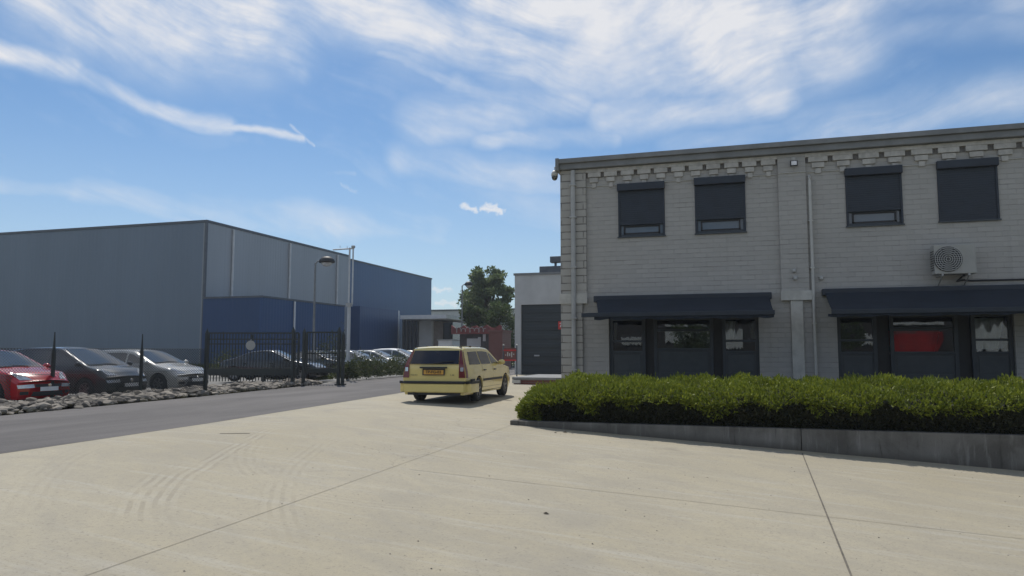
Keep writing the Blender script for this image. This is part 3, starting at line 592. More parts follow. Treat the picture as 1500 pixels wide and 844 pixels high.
# ground floor bays: three lights each, parted by dark slots
tops = [0, 0]
for bi, wins in enumerate(BAY):
    xa, xb = bays[bi]; Yf = D+0.10
    rm = MB()
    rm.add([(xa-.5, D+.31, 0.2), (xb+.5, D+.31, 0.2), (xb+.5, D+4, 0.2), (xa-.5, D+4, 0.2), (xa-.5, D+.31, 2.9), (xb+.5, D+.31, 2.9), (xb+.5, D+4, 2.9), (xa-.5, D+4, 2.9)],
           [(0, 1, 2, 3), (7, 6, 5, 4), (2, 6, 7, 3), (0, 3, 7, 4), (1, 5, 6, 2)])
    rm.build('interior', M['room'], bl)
    prev = None
    for wi, (a, c) in enumerate(wins):
        x0_, x1_ = F(a, 500).x, F(c, 500).x; mid = (a+c)/2
        k = (a+c)/2
        zp0 = F(1000, 510 if wi == 1 else 514).z if bi == 0 else F(1000, 515).z
        ztr = F(1000, 482 if wi == 1 else 498).z
        f = MB()
        f.box(x0_+.003, x0_+0.09, Yf, Yf+0.08, GB+.003, GT-.003).box(x1_-0.09, x1_-.003, Yf, Yf+0.08, GB+.003, GT-.003)
        f.box(x0_+0.09, x1_-0.09, Yf, Yf+0.08, zp0-0.07, zp0).box(x0_+0.09, x1_-0.09, Yf, Yf+0.08, GT-0.12, GT-.003)
        if ztr: f.box(x0_+0.09, x1_-0.09, Yf, Yf+0.08, ztr-0.055, ztr)
        f.box(x0_+0.09, x1_-0.09, Yf, Yf+0.08, GB+.003, GB+0.06)
        wf = f.build('window', M['frame'], bl, bevel=0.006)
        MB().box(x0_+0.09, x1_-0.09, Yf+0.045, Yf+0.055, zp0, GT-0.12).build('pane', M['pane'], wf)
        MB().box(x0_+0.09, x1_-0.09, Yf+0.03, Yf+0.07, GB+0.06, zp0-0.07).box(x0_+0.14, x1_-0.14, Yf+0.018, Yf+0.03, GB+0.12, GB+0.36).box(x0_+0.14, x1_-0.14, Yf+0.018, Yf+0.03, GB+0.40, zp0-0.12).build('spandrel', M['panel'], wf, bevel=0.004)
        if prev is not None: MB().box(prev+.003, x0_-.003, Yf+0.10, Yf+0.14, GB+.003, GT-.003).build('slot_panel', M['dark'], bl)
        prev = x1_
MB().box(bays[0][0], bays[0][1], D-0.03, D+0.1, GB-0.05, GB+.002).build('sill', M['panel'], bl); MB().box(bays[1][0], bays[1][1], D-0.03, D+0.1, GB-0.05, GB+.002).build('sill', M['panel'], bl)
# curtains behind the panes, and stand-ins for a white and a red reflection
def cloth(name, xa, xb, za, zb_, y, lab):
    b = MB(); n = 14
    for i in range(n+1):
        t = i/n
        for j, z in enumerate((za, zb_)):
            sw = 0.25 if j == 0 else 0.0
            b.v.append((xa+(xb-xa)*(t*(1-sw)), y+0.03*math.sin(t*22), z))
    b.f = [(2*i, 2*i+2, 2*i+3, 2*i+1) for i in range(n)]
    b.v += [(x, y_+0.012, z) for x, y_, z in b.v]; k = 2*n+2; b.f += [tuple(reversed([q+k for q in f])) for f in b.f[:n]]
    o = b.build(name, M['curtain'], smooth=True); rebase(o, ((xa+xb)/2, y, za)); tag(o, lab, 'curtain')
cloth('curtain', F(1062, 480).x, F(1078, 480).x, F(1000, 497).z, GT-0.15, D+0.42, 'white curtain left of the gap in the window below the first awning, third light')
cloth('curtain', F(1100, 480).x, F(1112, 480).x, F(1000, 497).z, GT-0.15, D+0.42, 'narrow white curtain at the right edge of the third light below the first awning')
cloth('curtain', F(896, 480).x, F(900, 480).x, F(1000, 497).z, GT-0.15, D+0.42, 'thin white curtain at the left edge of the window next to the corner pilaster')
cloth('curtain', F(1436, 480).x, F(1480, 480).x, F(1000, 512).z, GT-0.15, D+0.42, 'wide white curtain behind the right-hand window below the second awning')  # wide cloth added to stand in for the white reflection in this pane
tx0, tx1 = F(1308, 500).x, F(1384, 500).x; tz0, tz1 = F(1345, 516).z, F(1345, 484).z  # red shape added behind the glass to stand in for a reflection
b = MB(); tw = (tx1-tx0)/2; tc_ = (tx0+tx1)/2
prof = [(0.80, tz0), (0.84, tz0+.02), (0.98, tz1-.06), (1.04, tz1-.06), (1.05, tz1), (0.98, tz1), (0.9, tz1-.05)]
vs = []
for r, z in prof:
    for k in range(28):
        t = 2*math.pi*k/28; cx, cy = math.cos(t), math.sin(t); q = 1/(abs(cx)**4+abs(cy)**4)**0.25
        vs.append((tc_+cx*q*tw*r, D+0.68+cy*q*0.38*r, z))
fs = [(i*28+k, i*28+(k+1) % 28, (i+1)*28+(k+1) % 28, (i+1)*28+k) for i in range(len(prof)-1) for k in range(28)]+[tuple(range(28)), tuple(reversed(range((len(prof)-1)*28, len(prof)*28)))]
b.add(vs, fs); o = b.build('tub', M['redtub'], smooth=False); rebase(o, (tc_, D+0.72, tz0)); tag(o, 'big red plastic tub standing behind the middle window under the second awning', 'tub')
o = MB().box(tx0-0.2, tx1+0.35, D+0.33, D+1.2, tz0-0.05, tz0-0.002).box(tx0-0.1, tx0-0.04, D+0.4, D+1.1, 0.2, tz0-0.05).box(tx1+0.2, tx1+0.26, D+0.4, D+1.1, 0.2, tz0-0.05).build('window_table', M['tan'])
rebase(o, (tc_, D+0.7, 0.2)); tag(o, 'brown table that carries the red tub behind the window', 'table')

# awnings
def awning(pxl, pxr, pyt, fxl, fxr, fyt, fyb, clipx, lab):
    P = 1.75; Yb, Yw = D-0.12, D-P
    a = F(pxl, pyt); c = F(pxr, pyt); xl, xr = a.x, c.x; zt = F((pxl+min(pxr, 1500))/2, pyt-2).z
    l = on_y(fxl, fyt, Yw); xl2 = l.x; xr2 = on_y(fxr, fyt, Yw).x; zf = on_y((fxl+min(fxr, 1500))/2, fyt, Yw).z; zv = on_y((fxl+min(fxr, 1500))/2, fyb, Yw).z
    r = thing('awning', ((xl+xr)/2, Yb, zf), lab, 'awning', 'dark roll-out awnings over the ground floor windows')
    cl = MB(); n = 26; xs0, xs1 = max(xl, xl2+clipx), min(xr, xr2)-0.02
    for i in range(n+1):
        t = i/n
        for j in range(7):
            s = j/6; sag = -0.05*math.sin(math.pi*s)+0.008*math.sin(i*1.9)*math.sin(math.pi*s)
            x_a = (xl+0.06)*(1-s)+xs0*s; x_b = (xr-0.06)*(1-s)+xs1*s
            cl.v.append((x_a+(x_b-x_a)*t, Yb-0.05+(Yw-Yb+0.05)*s, zt-0.06+(zf-zt+0.04)*s+sag))
    m0 = len(cl.v); cl.v += [(x, y, z-0.006) for x, y, z in cl.v]
    for i in range(n):
        for j in range(6):
            q = (i*7+j, i*7+j+1, (i+1)*7+j+1, (i+1)*7+j); cl.f += [q, tuple(k+m0 for k in reversed(q))]
    cl.build('awning_cloth', M['awning'], r, smooth=True)
    MB().box(xl, xr, Yb-0.16, Yb+0.12, zt-0.17, zt).build('cassette', M['shutter'], r, bevel=0.02)
    MB().box(xl2, xr2, Yw-0.05, Yw+0.06, zf-0.10, zf+0.01).build('front_bar', M['shutter'], r, bevel=0.012)
    v = MB(); n = 60; y = Yw-0.02
    for i in range(n+1):
        x = xs0-0.1+(xr2-xs0+0.08)*i/n; v.v += [(x, y, zf-0.09), (x, y+0.01*math.sin(i*1.3), zv-0.015*math.sin(i*0.9))]
    m0 = len(v.v); v.v += [(x, y_+0.005, z) for x, y_, z in v.v]
    for i in range(n): q = (2*i, 2*i+2, 2*i+3, 2*i+1); v.f += [q, tuple(k+m0 for k in reversed(q))]
    v.build('valance', M['awning'], r)
    for xx in (xl2+0.25, (xl2+xr2)/2, xr2-0.25):
        ar = MB().tube([(xx, Yb-0.05, zt-0.15), (xx+(0.45 if xx < (xl2+xr2)/2+.1 else -0.45), (Yb+Yw)/2, (zt+zf)/2-0.13), (xx, Yw+0.03, zf-0.05)], 0.028, 8); ar.build('folding_arm', M['shutter'], r)
    return xl, xr, zt
A1 = awning(872, 1130, 434, 852, 1135, 457, 467, 0.42, 'dark awning on the left, beside the corner pilaster of the pale building')
A2 = awning(1203, 1640, 423, 1218, 1650, 452, 462, 0.02, 'dark awning on the right, below the air conditioner')

# wall-mounted things
ax0, ax1 = F(1361, 380).x, F(1421, 380).x; az0, az1 = F(1390, 404).z, F(1390, 362).z
ac = thing('air_conditioner', ((ax0+ax1)/2, D, az0-0.18), 'off-white outdoor air conditioner bracketed to the wall above the right awning', 'air conditioner')
MB().box(ax0, ax1, D-0.48, D-0.12, az0, az1).build('casing', M['acw'], ac, bevel=0.02)
gx = ax0+(ax1-ax0)*0.33; gz = (az0+az1)/2; gr = (az1-az0)*0.43
f = MB(); f.lathe([(gr, 0), (gr, -0.02), (gr*0.96, -0.025), (gr*0.94, -0.004), (0.001, -0.003)], (gx, D-0.481, gz), 'y', 32); f.build('fan_recess', M['dark'], ac)
f = MB()
for k in range(1, 7): f.lathe([(gr*k/6.5-0.006, -0.028), (gr*k/6.5+0.006, -0.028), (gr*k/6.5+.006, -0.034), (gr*k/6.5-.006, -0.034)], (gx, D-0.481, gz), 'y', 32)
for k in range(-5, 6): hw = math.sqrt(max(0, gr*gr-(k*gr/6)**2))*0.97; f.box(gx-hw, gx+hw, D-0.514, D-0.508, gz+k*gr/6-0.004, gz+k*gr/6+0.004)
f.build('fan_grille', M['pipe'], ac)
f = MB()
for k in range(9): f.box(ax0-0.012, ax0+0.002, D-0.44, D-0.16, az0+0.1+k*(az1-az0-0.2)/9, az0+0.115+k*(az1-az0-0.2)/9)
f.build('side_louvre', M['dark'], ac)
for xx in (ax0+0.16, ax1-0.16): MB().box(xx-0.02, xx+0.02, D-0.5, D-0.001, az0-0.04, az0-.001).beam((xx, D-0.45, az0-0.04), (xx, D-0.01, az0-0.24), 0.025, 0.025).build('bracket', M['pipe'], ac)
hz = F(1440, 411).z
MB().tube([(ax1-0.2, D-0.25, az0-.001), (ax1-0.35, D-0.2, az0-0.16), (ax1-0.2, D-0.05, hz+0.02), (ax1, D-0.035, hz), (XE-1, D-0.035, hz)], 0.022, 8).build('pipe_run', M['dark'], ac)
fl = F(1162, 240)
r = thing('floodlight', (fl.x, D-0.09, fl.z-0.1), 'small wall floodlight high on the middle pilaster', 'lamp')
MB().box(fl.x-0.09, fl.x+0.09, D-0.24, D-0.17, fl.z-0.11, fl.z+0.03).build('lamp_housing', M['dark'], r, bevel=0.01); MB().box(fl.x-0.065, fl.x+0.065, D-0.247, D-0.241, fl.z-0.09, fl.z+0.01).build('lens', M['lens'], r)
MB().tube([(fl.x, D-0.1, fl.z+0.1), (fl.x, D-0.2, fl.z+0.08), (fl.x, D-0.2, fl.z+0.03)], 0.02, 8).box(fl.x-0.05, fl.x+0.05, D-0.115, D-0.091, fl.z+0.06, fl.z+0.14).build('bracket', M['pipew'], r)
cd = on_y(812.5, 257, D-0.1)
r = thing('security_camera', (c0-0.03, D-0.05, cd.z+0.2), 'white dome security camera on an arm at the roof corner', 'camera')
MB().tube([(c0, D-0.1, cd.z+0.22), (cd.x, D-0.1, cd.z+0.22), (cd.x, D-0.1, cd.z+0.10)], 0.025, 8).build('arm', M['pipew'], r)
MB().lathe([(0.001, 0.14), (0.05, 0.13), (0.095, 0.06), (0.095, -0.02), (0.001, -0.02)], (cd.x, D-0.1, cd.z), 'z', 18).build('camera_housing', M['pipew'], r, smooth=True)
MB().lathe([(0.09, -0.021), (0.088, -0.06), (0.065, -0.12), (0.03, -0.145), (0.001, -0.15)], (cd.x, D-0.1, cd.z), 'z', 18).build('dome', M['cglass'], r, smooth=True)
for (px, py, yy, lab) in ((1163, 397, D-0.09, 'upper of two little wall sensors on the middle pilaster'), (1165, 408, D-0.09, 'lower of two little wall sensors on the middle pilaster'), (1203, 408, D, 'little wall sensor just right of the white downpipe')):
    p = on_y(px, py, yy); b = MB().lathe([(0.05, 0), (0.05, -0.04), (0.035, -0.08), (0.001, -0.09)], (p.x, yy-0.002, p.z), 'y', 14).box(p.x-0.06, p.x+0.06, yy-0.03, yy-0.003, p.z+0.03, p.z+0.06)
    o = b.build('wall_sensor', M['pipe'], smooth=False); rebase(o, (p.x, yy, p.z)); tag(o, lab, 'sensor', 'little sensors on the pale wall')

# ------------------------------------------------------------------ loading annex with the big dark door
YA = on_g(760, 548.5).y
G = lambda px, py: on_y(px, py, YA)
ax = G(754, 450).x; azt = G(790, 402.5).z; dx0, dx1 = G(763, 480).x, G(834, 480).x; dzt = G(790, 446).z
an = thing('loading_annex', (ax, YA, Z0), 'grey rendered flat-roofed annex with a tall dark loading door', 'building')
MB().box(ax, dx0, YA, YA+9, Z0-0.1, azt).box(dx0, dx1, YA, YA+9, dzt, azt).box(dx1, 8, YA, YA+9, Z0-0.1, azt).build('wall', M['annex'], an)
MB().box(ax-0.06, 8, YA-0.06, YA+9, azt, azt+0.12).build('roof_edge', M['coping'], an)
dr = MB(); n = 8; hh = (dzt-Z0-0.02)/n
for k in range(n): dr.box(dx0, dx1, YA+0.14, YA+0.2, Z0+0.02+k*hh, Z0+0.02+(k+1)*hh-0.02)
dr.box(dx0, dx1, YA+0.16, YA+0.22, Z0, dzt)
dro = dr.build('roller_door', M['door'], an)
h_ = G(778, 521); MB().box(h_.x+.15, h_.x+0.45, YA+0.11, YA+0.14, h_.z-0.04, h_.z+0.04).build('handle', M['steel'], dro)
MB().box(dx0-0.18, dx0-0.02, YA-0.12, YA-.001, Z0, Z0+3.0).build('door_guide', M['steel'], an) if False else None
s0, s1 = G(818, 471), G(834, 482.5)
sg = thing('wall_sign', ((s0.x+s1.x)/2, YA, s1.z), 'red sign with a white number at the right edge of the loading door', 'sign')
MB().box(s0.x, s1.x+0.1, YA-0.06, YA-0.02, s1.z, s0.z).build('sign_board', M['redsign'], sg)
text_mesh('sign_lettering', '7', 0.36, Vector((s0.x+0.15, YA-0.063, (s0.z+s1.z)/2)), Matrix.Rotation(R(90), 3, 'X'), M['white'], sg)
# roof plant on the annex
u0, u1 = on_y(790, 402, YA+1.5), on_y(830, 389, YA+1.5)
r = thing('rooftop_unit', (u0.x, YA+1.5, azt+0.12), 'dark rooftop plant unit lying low on the annex roof', 'plant unit')
MB().box(u0.x, u0.x+1.7, YA+1.5, YA+2.5, azt+0.22, u1.z).build('casing', M['trim'], r, bevel=0.03); MB().box(u0.x+.1, u0.x+.2, YA+1.6, YA+2.4, azt+0.12, azt+0.22).build('foot_rail', M['steel'], r); MB().box(u0.x+1.4, u0.x+1.5, YA+1.6, YA+2.4, azt+0.12, azt+0.22).build('foot_rail', M['steel'], r)
v0, v1 = on_y(806, 385, YA+1.9), on_y(832, 375, YA+1.9)
r = thing('rooftop_fan', (v0.x+0.3, YA+2.0, u1.z), 'dark box raised on a post above the rooftop plant unit', 'plant unit')
MB().box(v0.x, v0.x+1.3, YA+1.8, YA+2.3, v0.z, v1.z).build('casing', M['trim'], r, bevel=0.03); MB().box(v0.x+.24, v0.x+.36, YA+1.95, YA+2.1, u1.z, v0.z).build('post', M['trim'], r)
# dock platform
k0 = on_g(750, 563)
zk = at(750, 552.5, k0.dot(FW)).z
r = thing('loading_platform', (k0.x, k0.y, gh(k0.x)), 'low concrete loading platform with dark edge beside the hedge end', 'platform')
MB().box(k0.x, k0.x+5, k0.y, k0.y+4, zk-0.10, zk).build('slab', M['coping'], r, bevel=0.015); MB().box(k0.x+0.05, k0.x+5, k0.y+0.06, k0.y+3.9, gh(k0.x+5)-.1, zk-0.10).build('base', M['brick'], r)
MB().box(k0.x+0.02, k0.x+0.35, k0.y-0.06, k0.y+.058, zk-0.24, zk-0.11).build('bumper', M['pipew'], r)

# ------------------------------------------------------------------ left warehouses
XW = -34.4
t0 = on_x(303, 325.5, XW); YW = t0.y; ZW = t0.z
yend = on_x(511, 374, XW).y; zbw = on_x(632, 409.5, XW)
wh = thing('grey_warehouse', (XW, YW, Z0), 'large windowless grey clad warehouse behind the parked cars', 'building')
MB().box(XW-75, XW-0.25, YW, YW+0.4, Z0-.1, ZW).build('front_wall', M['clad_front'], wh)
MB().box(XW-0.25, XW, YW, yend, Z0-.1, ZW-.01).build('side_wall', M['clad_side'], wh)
MB().box(XW-75, XW-.26, YW+.41, yend, ZW-0.6, ZW-0.3).box(XW-75, XW-74.6, YW+.41, yend, Z0-.1, ZW-0.6).box(XW-75, XW-.26, yend-.4, yend, Z0-.1, ZW-.6).build('flat_roof', M['roofm'], wh)
MB().box(XW-75.1, XW+0.06, YW-0.06, YW+0.5, ZW+.001, ZW+0.16).box(XW-0.5, XW+0.06, YW+0.5, yend, ZW+.001, ZW+0.16).box(XW-0.1, XW+0.05, YW-0.05, YW+0.1, Z0, ZW).build('eaves_trim', M['trim'], wh)
for px in (340, 424, 494):
    p = on_x(px, 420, XW+0.1); MB().tube([(XW+0.1, p.y, ZW-0.1), (XW+0.1, p.y, Z0)], 0.085, 8).build('downpipe', M['post'], wh)
# blue lower block on its side
xb = on_y(390, 436, YW+0.3).x; zb = (on_y(303, 437.5, YW).z+on_y(390, 436, YW).z)/2
yb2 = on_x(505, 446, xb).y
bb = thing('blue_side_block', (xb, YW, Z0), 'low bright blue block built against the grey warehouse', 'building')
MB().box(XW+0.02, xb-.2, YW-0.1, YW+0.1, Z0-.1, zb).build('front_wall', M['blue_x'], bb); MB().box(xb-0.2, xb, YW-0.1, yb2, Z0-.1, zb-.005).build('side_wall', M['blue_y'], bb)
MB().box(XW+0.02, xb-.2, YW+.1, yb2, zb-0.3, zb-0.1).box(XW+.02, xb-.2, yb2-.2, yb2, Z0-.1, zb-.3).build('flat_roof', M['roofm'], bb)
MB().box(XW+0.02, xb+0.05, YW-0.15, YW, zb+.001, zb+0.12).box(xb-0.15, xb+0.05, YW, yb2, zb+.001, zb+0.12).build('eaves_trim', M['trim'], bb)
p = on_x(431, 480, xb+0.08); MB().tube([(xb+0.08, p.y, zb-0.05), (xb+0.08, p.y, Z0)], 0.07, 8).build('downpipe', M['litw'], bb)
# blue warehouse further back
bw = thing('blue_warehouse', (XW, yend, Z0), 'long blue clad warehouse beyond the grey one', 'building')
zt_ = zbw.z
MB().box(XW-0.3, XW+0.01, yend+0.02, zbw.y, Z0-.1, zt_).build('side_wall', M['bluep'], bw)
MB().box(XW-40, XW-.3, yend+.02, zbw.y, zt_-0.5, zt_-0.3).box(XW-40, XW-.3, zbw.y-.3, zbw.y, Z0-.1, zt_-.5).build('flat_roof', M['roofm'], bw)
MB().box(XW-0.4, XW+0.07, yend+0.02, zbw.y+.1, zt_+.001, zt_+0.15).build('eaves_trim', M['trim'], bw)
q = on_x(583, 470, XW+1.2); zq = on_x(583, 455, XW+1.2).z
MB().box(XW+0.02, XW+1.2, yend+0.1, q.y, Z0-.1, zq).build('lower_block', M['blue_y'], bw); MB().box(XW+1.0, XW+1.24, q.y, q.y+0.25, Z0, zq).build('downpipe', M['litw'], bw)
# porch at its end
ZP = 74.0
def slabp(px0, px1, py0, py1, Z, d):    # box seen between those pixels at distance Z, d deep
    a, c = at(px0, py0, Z), at(px1, py1, Z); Y = a.y
    a, c = on_y(px0, py0, Y), on_y(px1, py1, Y)
    return (a.x, c.x, Y, Y+d, c.z, a.z)
pr = thing('entrance_porch', (at(620, 535, ZP).x, at(620, 535, ZP).y, Z0), 'low entrance building with a thin pale canopy past the blue warehouse', 'building')
x0_, x1_, y0_, y1_, z0_, z1_ = slabp(611, 632, 470, 500, ZP, 6); MB().box(x0_, x1_, y0_, y1_, Z0-.1, z1_).build('wall', M['farw'], pr)
x0_, x1_, y0_, y1_, z0_, z1_ = slabp(632, 646, 471, 500, ZP, 6); MB().box(x0_+.01, x1_, y0_+.1, y1_, Z0-.1, z1_).build('door', M['tan'], pr)
x0_, x1_, y0_, y1_, z0_, z1_ = slabp(646, 662, 472, 500, ZP, 6); MB().box(x0_+.01, x1_, y0_+.2, y1_, Z0-.1, z1_).build('side_glazing', M['cglass'], pr)
x0_, x1_, y0_, y1_, z0_, z1_ = slabp(588, 611, 468, 500, ZP, 6); MB().box(x0_, x1_-.01, y0_+.3, y1_, Z0-.1, z1_).build('glazing', M['cglass'], pr)
fr = MB()
for k in range(5): xx = x0_+(x1_-x0_)*k/4.2; fr.box(xx, xx+.1, y0_+.2, y0_+.31, Z0, z1_)
fr.build('glazing_frame', M['trim'], pr)
x0_, x1_, y0_, y1_, z0_, z1_ = slabp(586, 668, 464, 469, ZP, 6); MB().box(x0_+1.2, x1_, y0_-2.5, y1_, z0_+.05, z1_).build('canopy', M['litw'], pr)
# far white building
r = thing('white_building', (at(690, 535, 105).x, at(690, 535, 105).y, Z0), 'long low white building at the far end, behind the tree', 'building')
x0_, x1_, y0_, y1_, z0_, z1_ = slabp(628, 764, 456, 500, 105, 12); MB().box(x0_, x1_, y0_, y1_, Z0-.1, z1_).build('wall', M['farw'], r); MB().box(x0_, x1_, y0_-.15, y1_, z1_+.001, z1_+.2).build('roof_edge', M['trim'], r)
wn = MB().box(x0_+3, x1_-3, y0_-.05, y0_-.001, z1_-3.2, z1_-1.4).build('window_strip', M['cglass'], r)
r = thing('white_site_cabin', (at(651, 535, 66).x, at(651, 535, 66).y, Z0), 'small white cabin with a board, left of the red kiosk', 'cabin')
x0_, x1_, y0_, y1_, z0_, z1_ = slabp(642, 662, 499, 520, 66, 2); MB().box(x0_, x1_, y0_, y1_, Z0-.1, z1_).build('wall', M['white'], r)
MB().box(x0_-.08, x1_+.08, y0_-.1, y1_, z1_+.001, z1_+.1).build('roof_edge', M['pipe'], r)
MB().box(x0_+.1, x1_-.1, y0_-.02, y0_-.001, z1_-0.95, z1_-.85).build('board_line', M['trim'], r)

# red food kiosk
ZK = 60.0
x0_, x1_, y0_, y1_, z0_, z1_ = slabp(671, 714, 487, 530, ZK, 3)
ks = thing('food_kiosk', ((x0_+x1_)/2, y0_, Z0), 'dark food kiosk with a red scalloped roof sign in white script', 'kiosk')
MB().box(x0_, x1_, y0_+.4, y1_, Z0, z1_).build('kiosk_wall', M['kiosk'], ks)
sx0, sx1, sy0, _, sz0, sz1 = slabp(663, 736, 476, 489, ZK, .2)
sb = MB(); n = 24; top = []
for i in range(n+1): t = i/n; top.append((sx0+(sx1-sx0)*t, sy0-.3, sz1-0.18*abs(math.sin(t*13))-.12*random.random()-(0.1 if 0.35 < t < .4 else 0)))
sb.prism([(sx0, sy0-.3, sz0)]+[(p[0], p[1], p[2]) for p in top]+[(sx1, sy0-.3, sz0)], (0, .2, 0)); sb.build('roof_sign', M['redfade'], ks)
cur = MB(); pts = []
for i in range(80):
    t = i/79; ph = t*2*math.pi*7; pts.append((sx0+.3+(sx1-sx0-1.6)*t+.1*math.sin(ph), sy0-.33, (sz0+sz1)/2-0.05+(0.17+.07*math.sin(t*17))*math.cos(ph)))
cur.tube(pts, 0.026, 5); cur.build('sign_lettering', M['acw'], ks)
for (a, c, t, d) in ((683, 699, 496, 508), (701, 705, 494, 512), (709, 713, 490, 500)):
    qx0, qx1, qy, _, qz0, qz1 = slabp(a, c, t, d, ZK, .2); MB().box(qx0, qx1, y0_+.34, y0_+.399, qz0, qz1).build('menu_board', M['farw'], ks)
x0_, x1_, y0_, y1_, z0_, z1_ = slabp(716, 736, 486, 540, 57, 2.2)
o = MB().box(x0_, x1_, y0_, y1_, Z0-.1, z1_).box(x0_-.08, x1_+.08, y0_-.08, y1_+.08, z1_+.001, z1_+.12).build('brick_pier', M['brick']); rebase(o, ((x0_+x1_)/2, y0_, Z0)); tag(o, 'dark red brick block standing right of the kiosk', 'wall')
# red notice board on two posts
ZS = 39.0
a, c = at(737, 506, ZS), at(757.5, 530, ZS); Y = a.y; a = on_y(737.5, 507, Y); c = on_y(757, 531, Y)
r = thing('notice_board', ((a.x+c.x)/2, Y, Z0), 'weathered red notice board on two posts beside the loading annex', 'sign')
MB().box(a.x+.04, c.x-.04, Y-.02, Y+.02, c.z+.08, a.z-.1).build('board', M['brick'], r); MB().box(a.x+.02, c.x-.02, Y-.04, Y-.021, a.z-.26, a.z-.19).build('crossbar', M['redsign'], r); MB().box(a.x+.02, c.x-.02, Y-.04, Y-.021, c.z+.08, c.z+.15).build('crossbar', M['redsign'], r)
for xx in (a.x, c.x):
    po = MB().tube([(xx, Y, Z0-.05), (xx, Y, a.z+.02)], 0.035, 8).build('post', M['trim'], r); MB().lathe([(0.001, .08), (.05, .06), (.06, .02), (.04, 0), (.001, 0)], (xx, Y, a.z+.02), 'z', 10).build('cap', M['pipew'], po)
tx = MB()
for k in range(5): tx.box(a.x+.1+k*.11, a.x+.16+k*.11, Y-.03, Y-.021, (a.z+c.z)/2-.1+random.uniform(-.08, .08), (a.z+c.z)/2+.05+random.uniform(-.08, .08))
tx.build('lettering', M['pale'], r)

# ------------------------------------------------------------------ trees and shrubs
def blob_tree(name, base, h, cr, crown_c, crown_r, nclump, nleaf, lsz, m, label, cat='tree', group=None, limbs=7, clump=0.23):
    base = Vector(base); t = thing(name, base, label, cat, group)
    cc = Vector(crown_c); tr = MB(); top = cc+Vector((0, 0, crown_r[2]*0.3))
    tr.tube([base, base.lerp(top, .35)+Vector((.1*cr, 0, 0)), base.lerp(top, .7), top], [cr, cr*.75, cr*.5, cr*.2], 9)
    cl = []
    while len(cl) < nclump:
        v = Vector([random.uniform(-1, 1) for _ in range(3)])
        if v.length > 1 or v.length < 0.25: continue
        if random.random() > 0.35+v.length: continue
        cl.append(cc+Vector((v.x*crown_r[0], v.y*crown_r[1], v.z*crown_r[2])))
    for c in cl[:limbs*2]:
        s = base.lerp(top, random.uniform(.35, .85)); mid = s.lerp(c, .5)+Vector((0, 0, .08*crown_r[2])); tr.tube([s, mid, c], [cr*.4, cr*.25, cr*.08], 6)
    tr.build('trunk', M['bark'], t, smooth=True)
    P, Nn = [], []
    for c in cl:
        rr = max(crown_r)*clump*random.uniform(.7, 1.25); k = int(nleaf*random.uniform(.6, 1.3)/nclump)
        d = rng.normal(0, 1, (k, 3)); d /= np.linalg.norm(d, axis=1, keepdims=True); rad = rr*rng.uniform(.35, 1.05, (k, 1))
        q = np.array(c)+d*rad*np.array([1, 1, .75]); P.append(q); Nn.append(d*.7+np.array([0, 0, .25]))
    leaves('crown', np.concatenate(P), np.concatenate(Nn), lsz, m, t, aspect=.62, spread=.7)
    return t
ZT = 70.0
bs = at(714, 535, ZT); tc1 = at(712, 438, ZT); rx = 39/FPX*ZT
blob_tree('broadleaf_tree', (bs.x, bs.y, Z0), 9, .28, tc1, (rx*.98, rx, 2.75), 105, 12000, .30, M['leaft'], 'full round broadleaf tree rising behind the kiosk', limbs=10, clump=.20)
tz = 64.0
for (px, py, r1, r2, lab) in ((692, 463, 1.0, .9, 'small light green tree at the left, in front of the big broadleaf tree'), (726, 462, 1.75, 0.95, 'wider light green tree at the right, above the brick block'), (748, 500, 1.0, 2.2, 'dark narrow tree between the brick block and the annex')):
    c = at(px, py, tz); blob_tree('young_tree', (c.x, c.y, Z0), 4, .09, c, (r1, r1, r2), 26, 2600, .22, M['leafb'] if px < 740 else M['leaft'], lab, 'tree', 'small trees round the kiosk', 4, .4)
def shrub(px, py, Z, r, h, lab, m='leafs', n=1500, nm='shrub'):
    c = at(px, py, Z); base = Vector((c.x, c.y, Z0)); t = thing(nm, base, lab, 'shrub', 'shrubs along the car park edge')
    s = MB()
    for k in range(6):
        a = random.uniform(0, 6.28); s.tube([base, base+Vector((.3*r*math.cos(a), .3*r*math.sin(a), h*.5)), base+Vector((.6*r*math.cos(a), .6*r*math.sin(a), h*.8))], [.03, .02, .008], 5)
    s.build('stems', M['bark'], t)
    d = rng.normal(0, 1, (n, 3)); d /= np.linalg.norm(d, axis=1, keepdims=True); d[:, 2] = np.abs(d[:, 2]); rad = rng.uniform(.45, 1.05, (n, 1))**.7
    lump = 1+.22*np.sin(d[:, :1]*5+px)+.15*np.sin(d[:, 1:2]*7+py)
    leaves('foliage', np.array(base)+np.array([0, 0, .05])+d*rad*lump*np.array([r, r, h]), d+np.array([0, 0, .4]), .10, M[m], t, aspect=.5, spread=.6)
SHR = [(508, 552, 34, .55, .75, 'dark low shrub at the foot of the tall steel mast'), (522, 549, 35.5, .9, 1.0, 'grey-green shrub just right of the steel mast'), (540, 548, 37, 1.0, .95, 'olive shrub second to the right of the steel mast'),
       (556, 546, 38.5, .9, .85, 'olive shrub in front of the second silver car'), (572, 545, 40, 1.0, .9, 'bushy shrub left of the yellow estate car, one from its tail'), (586, 543, 41.5, .95, 1.0, 'bushy shrub touching the left outline of the yellow estate car'),
       (335, 540, 40, 1.1, 1.2, 'bush seen through the gate at the tail of the black saloon'), (484, 522, 42, 1.3, 2.2, 'tall bush seen through the short gate leaf')]
for a in SHR: shrub(a[0], a[1], a[2], a[3], a[4], a[5])
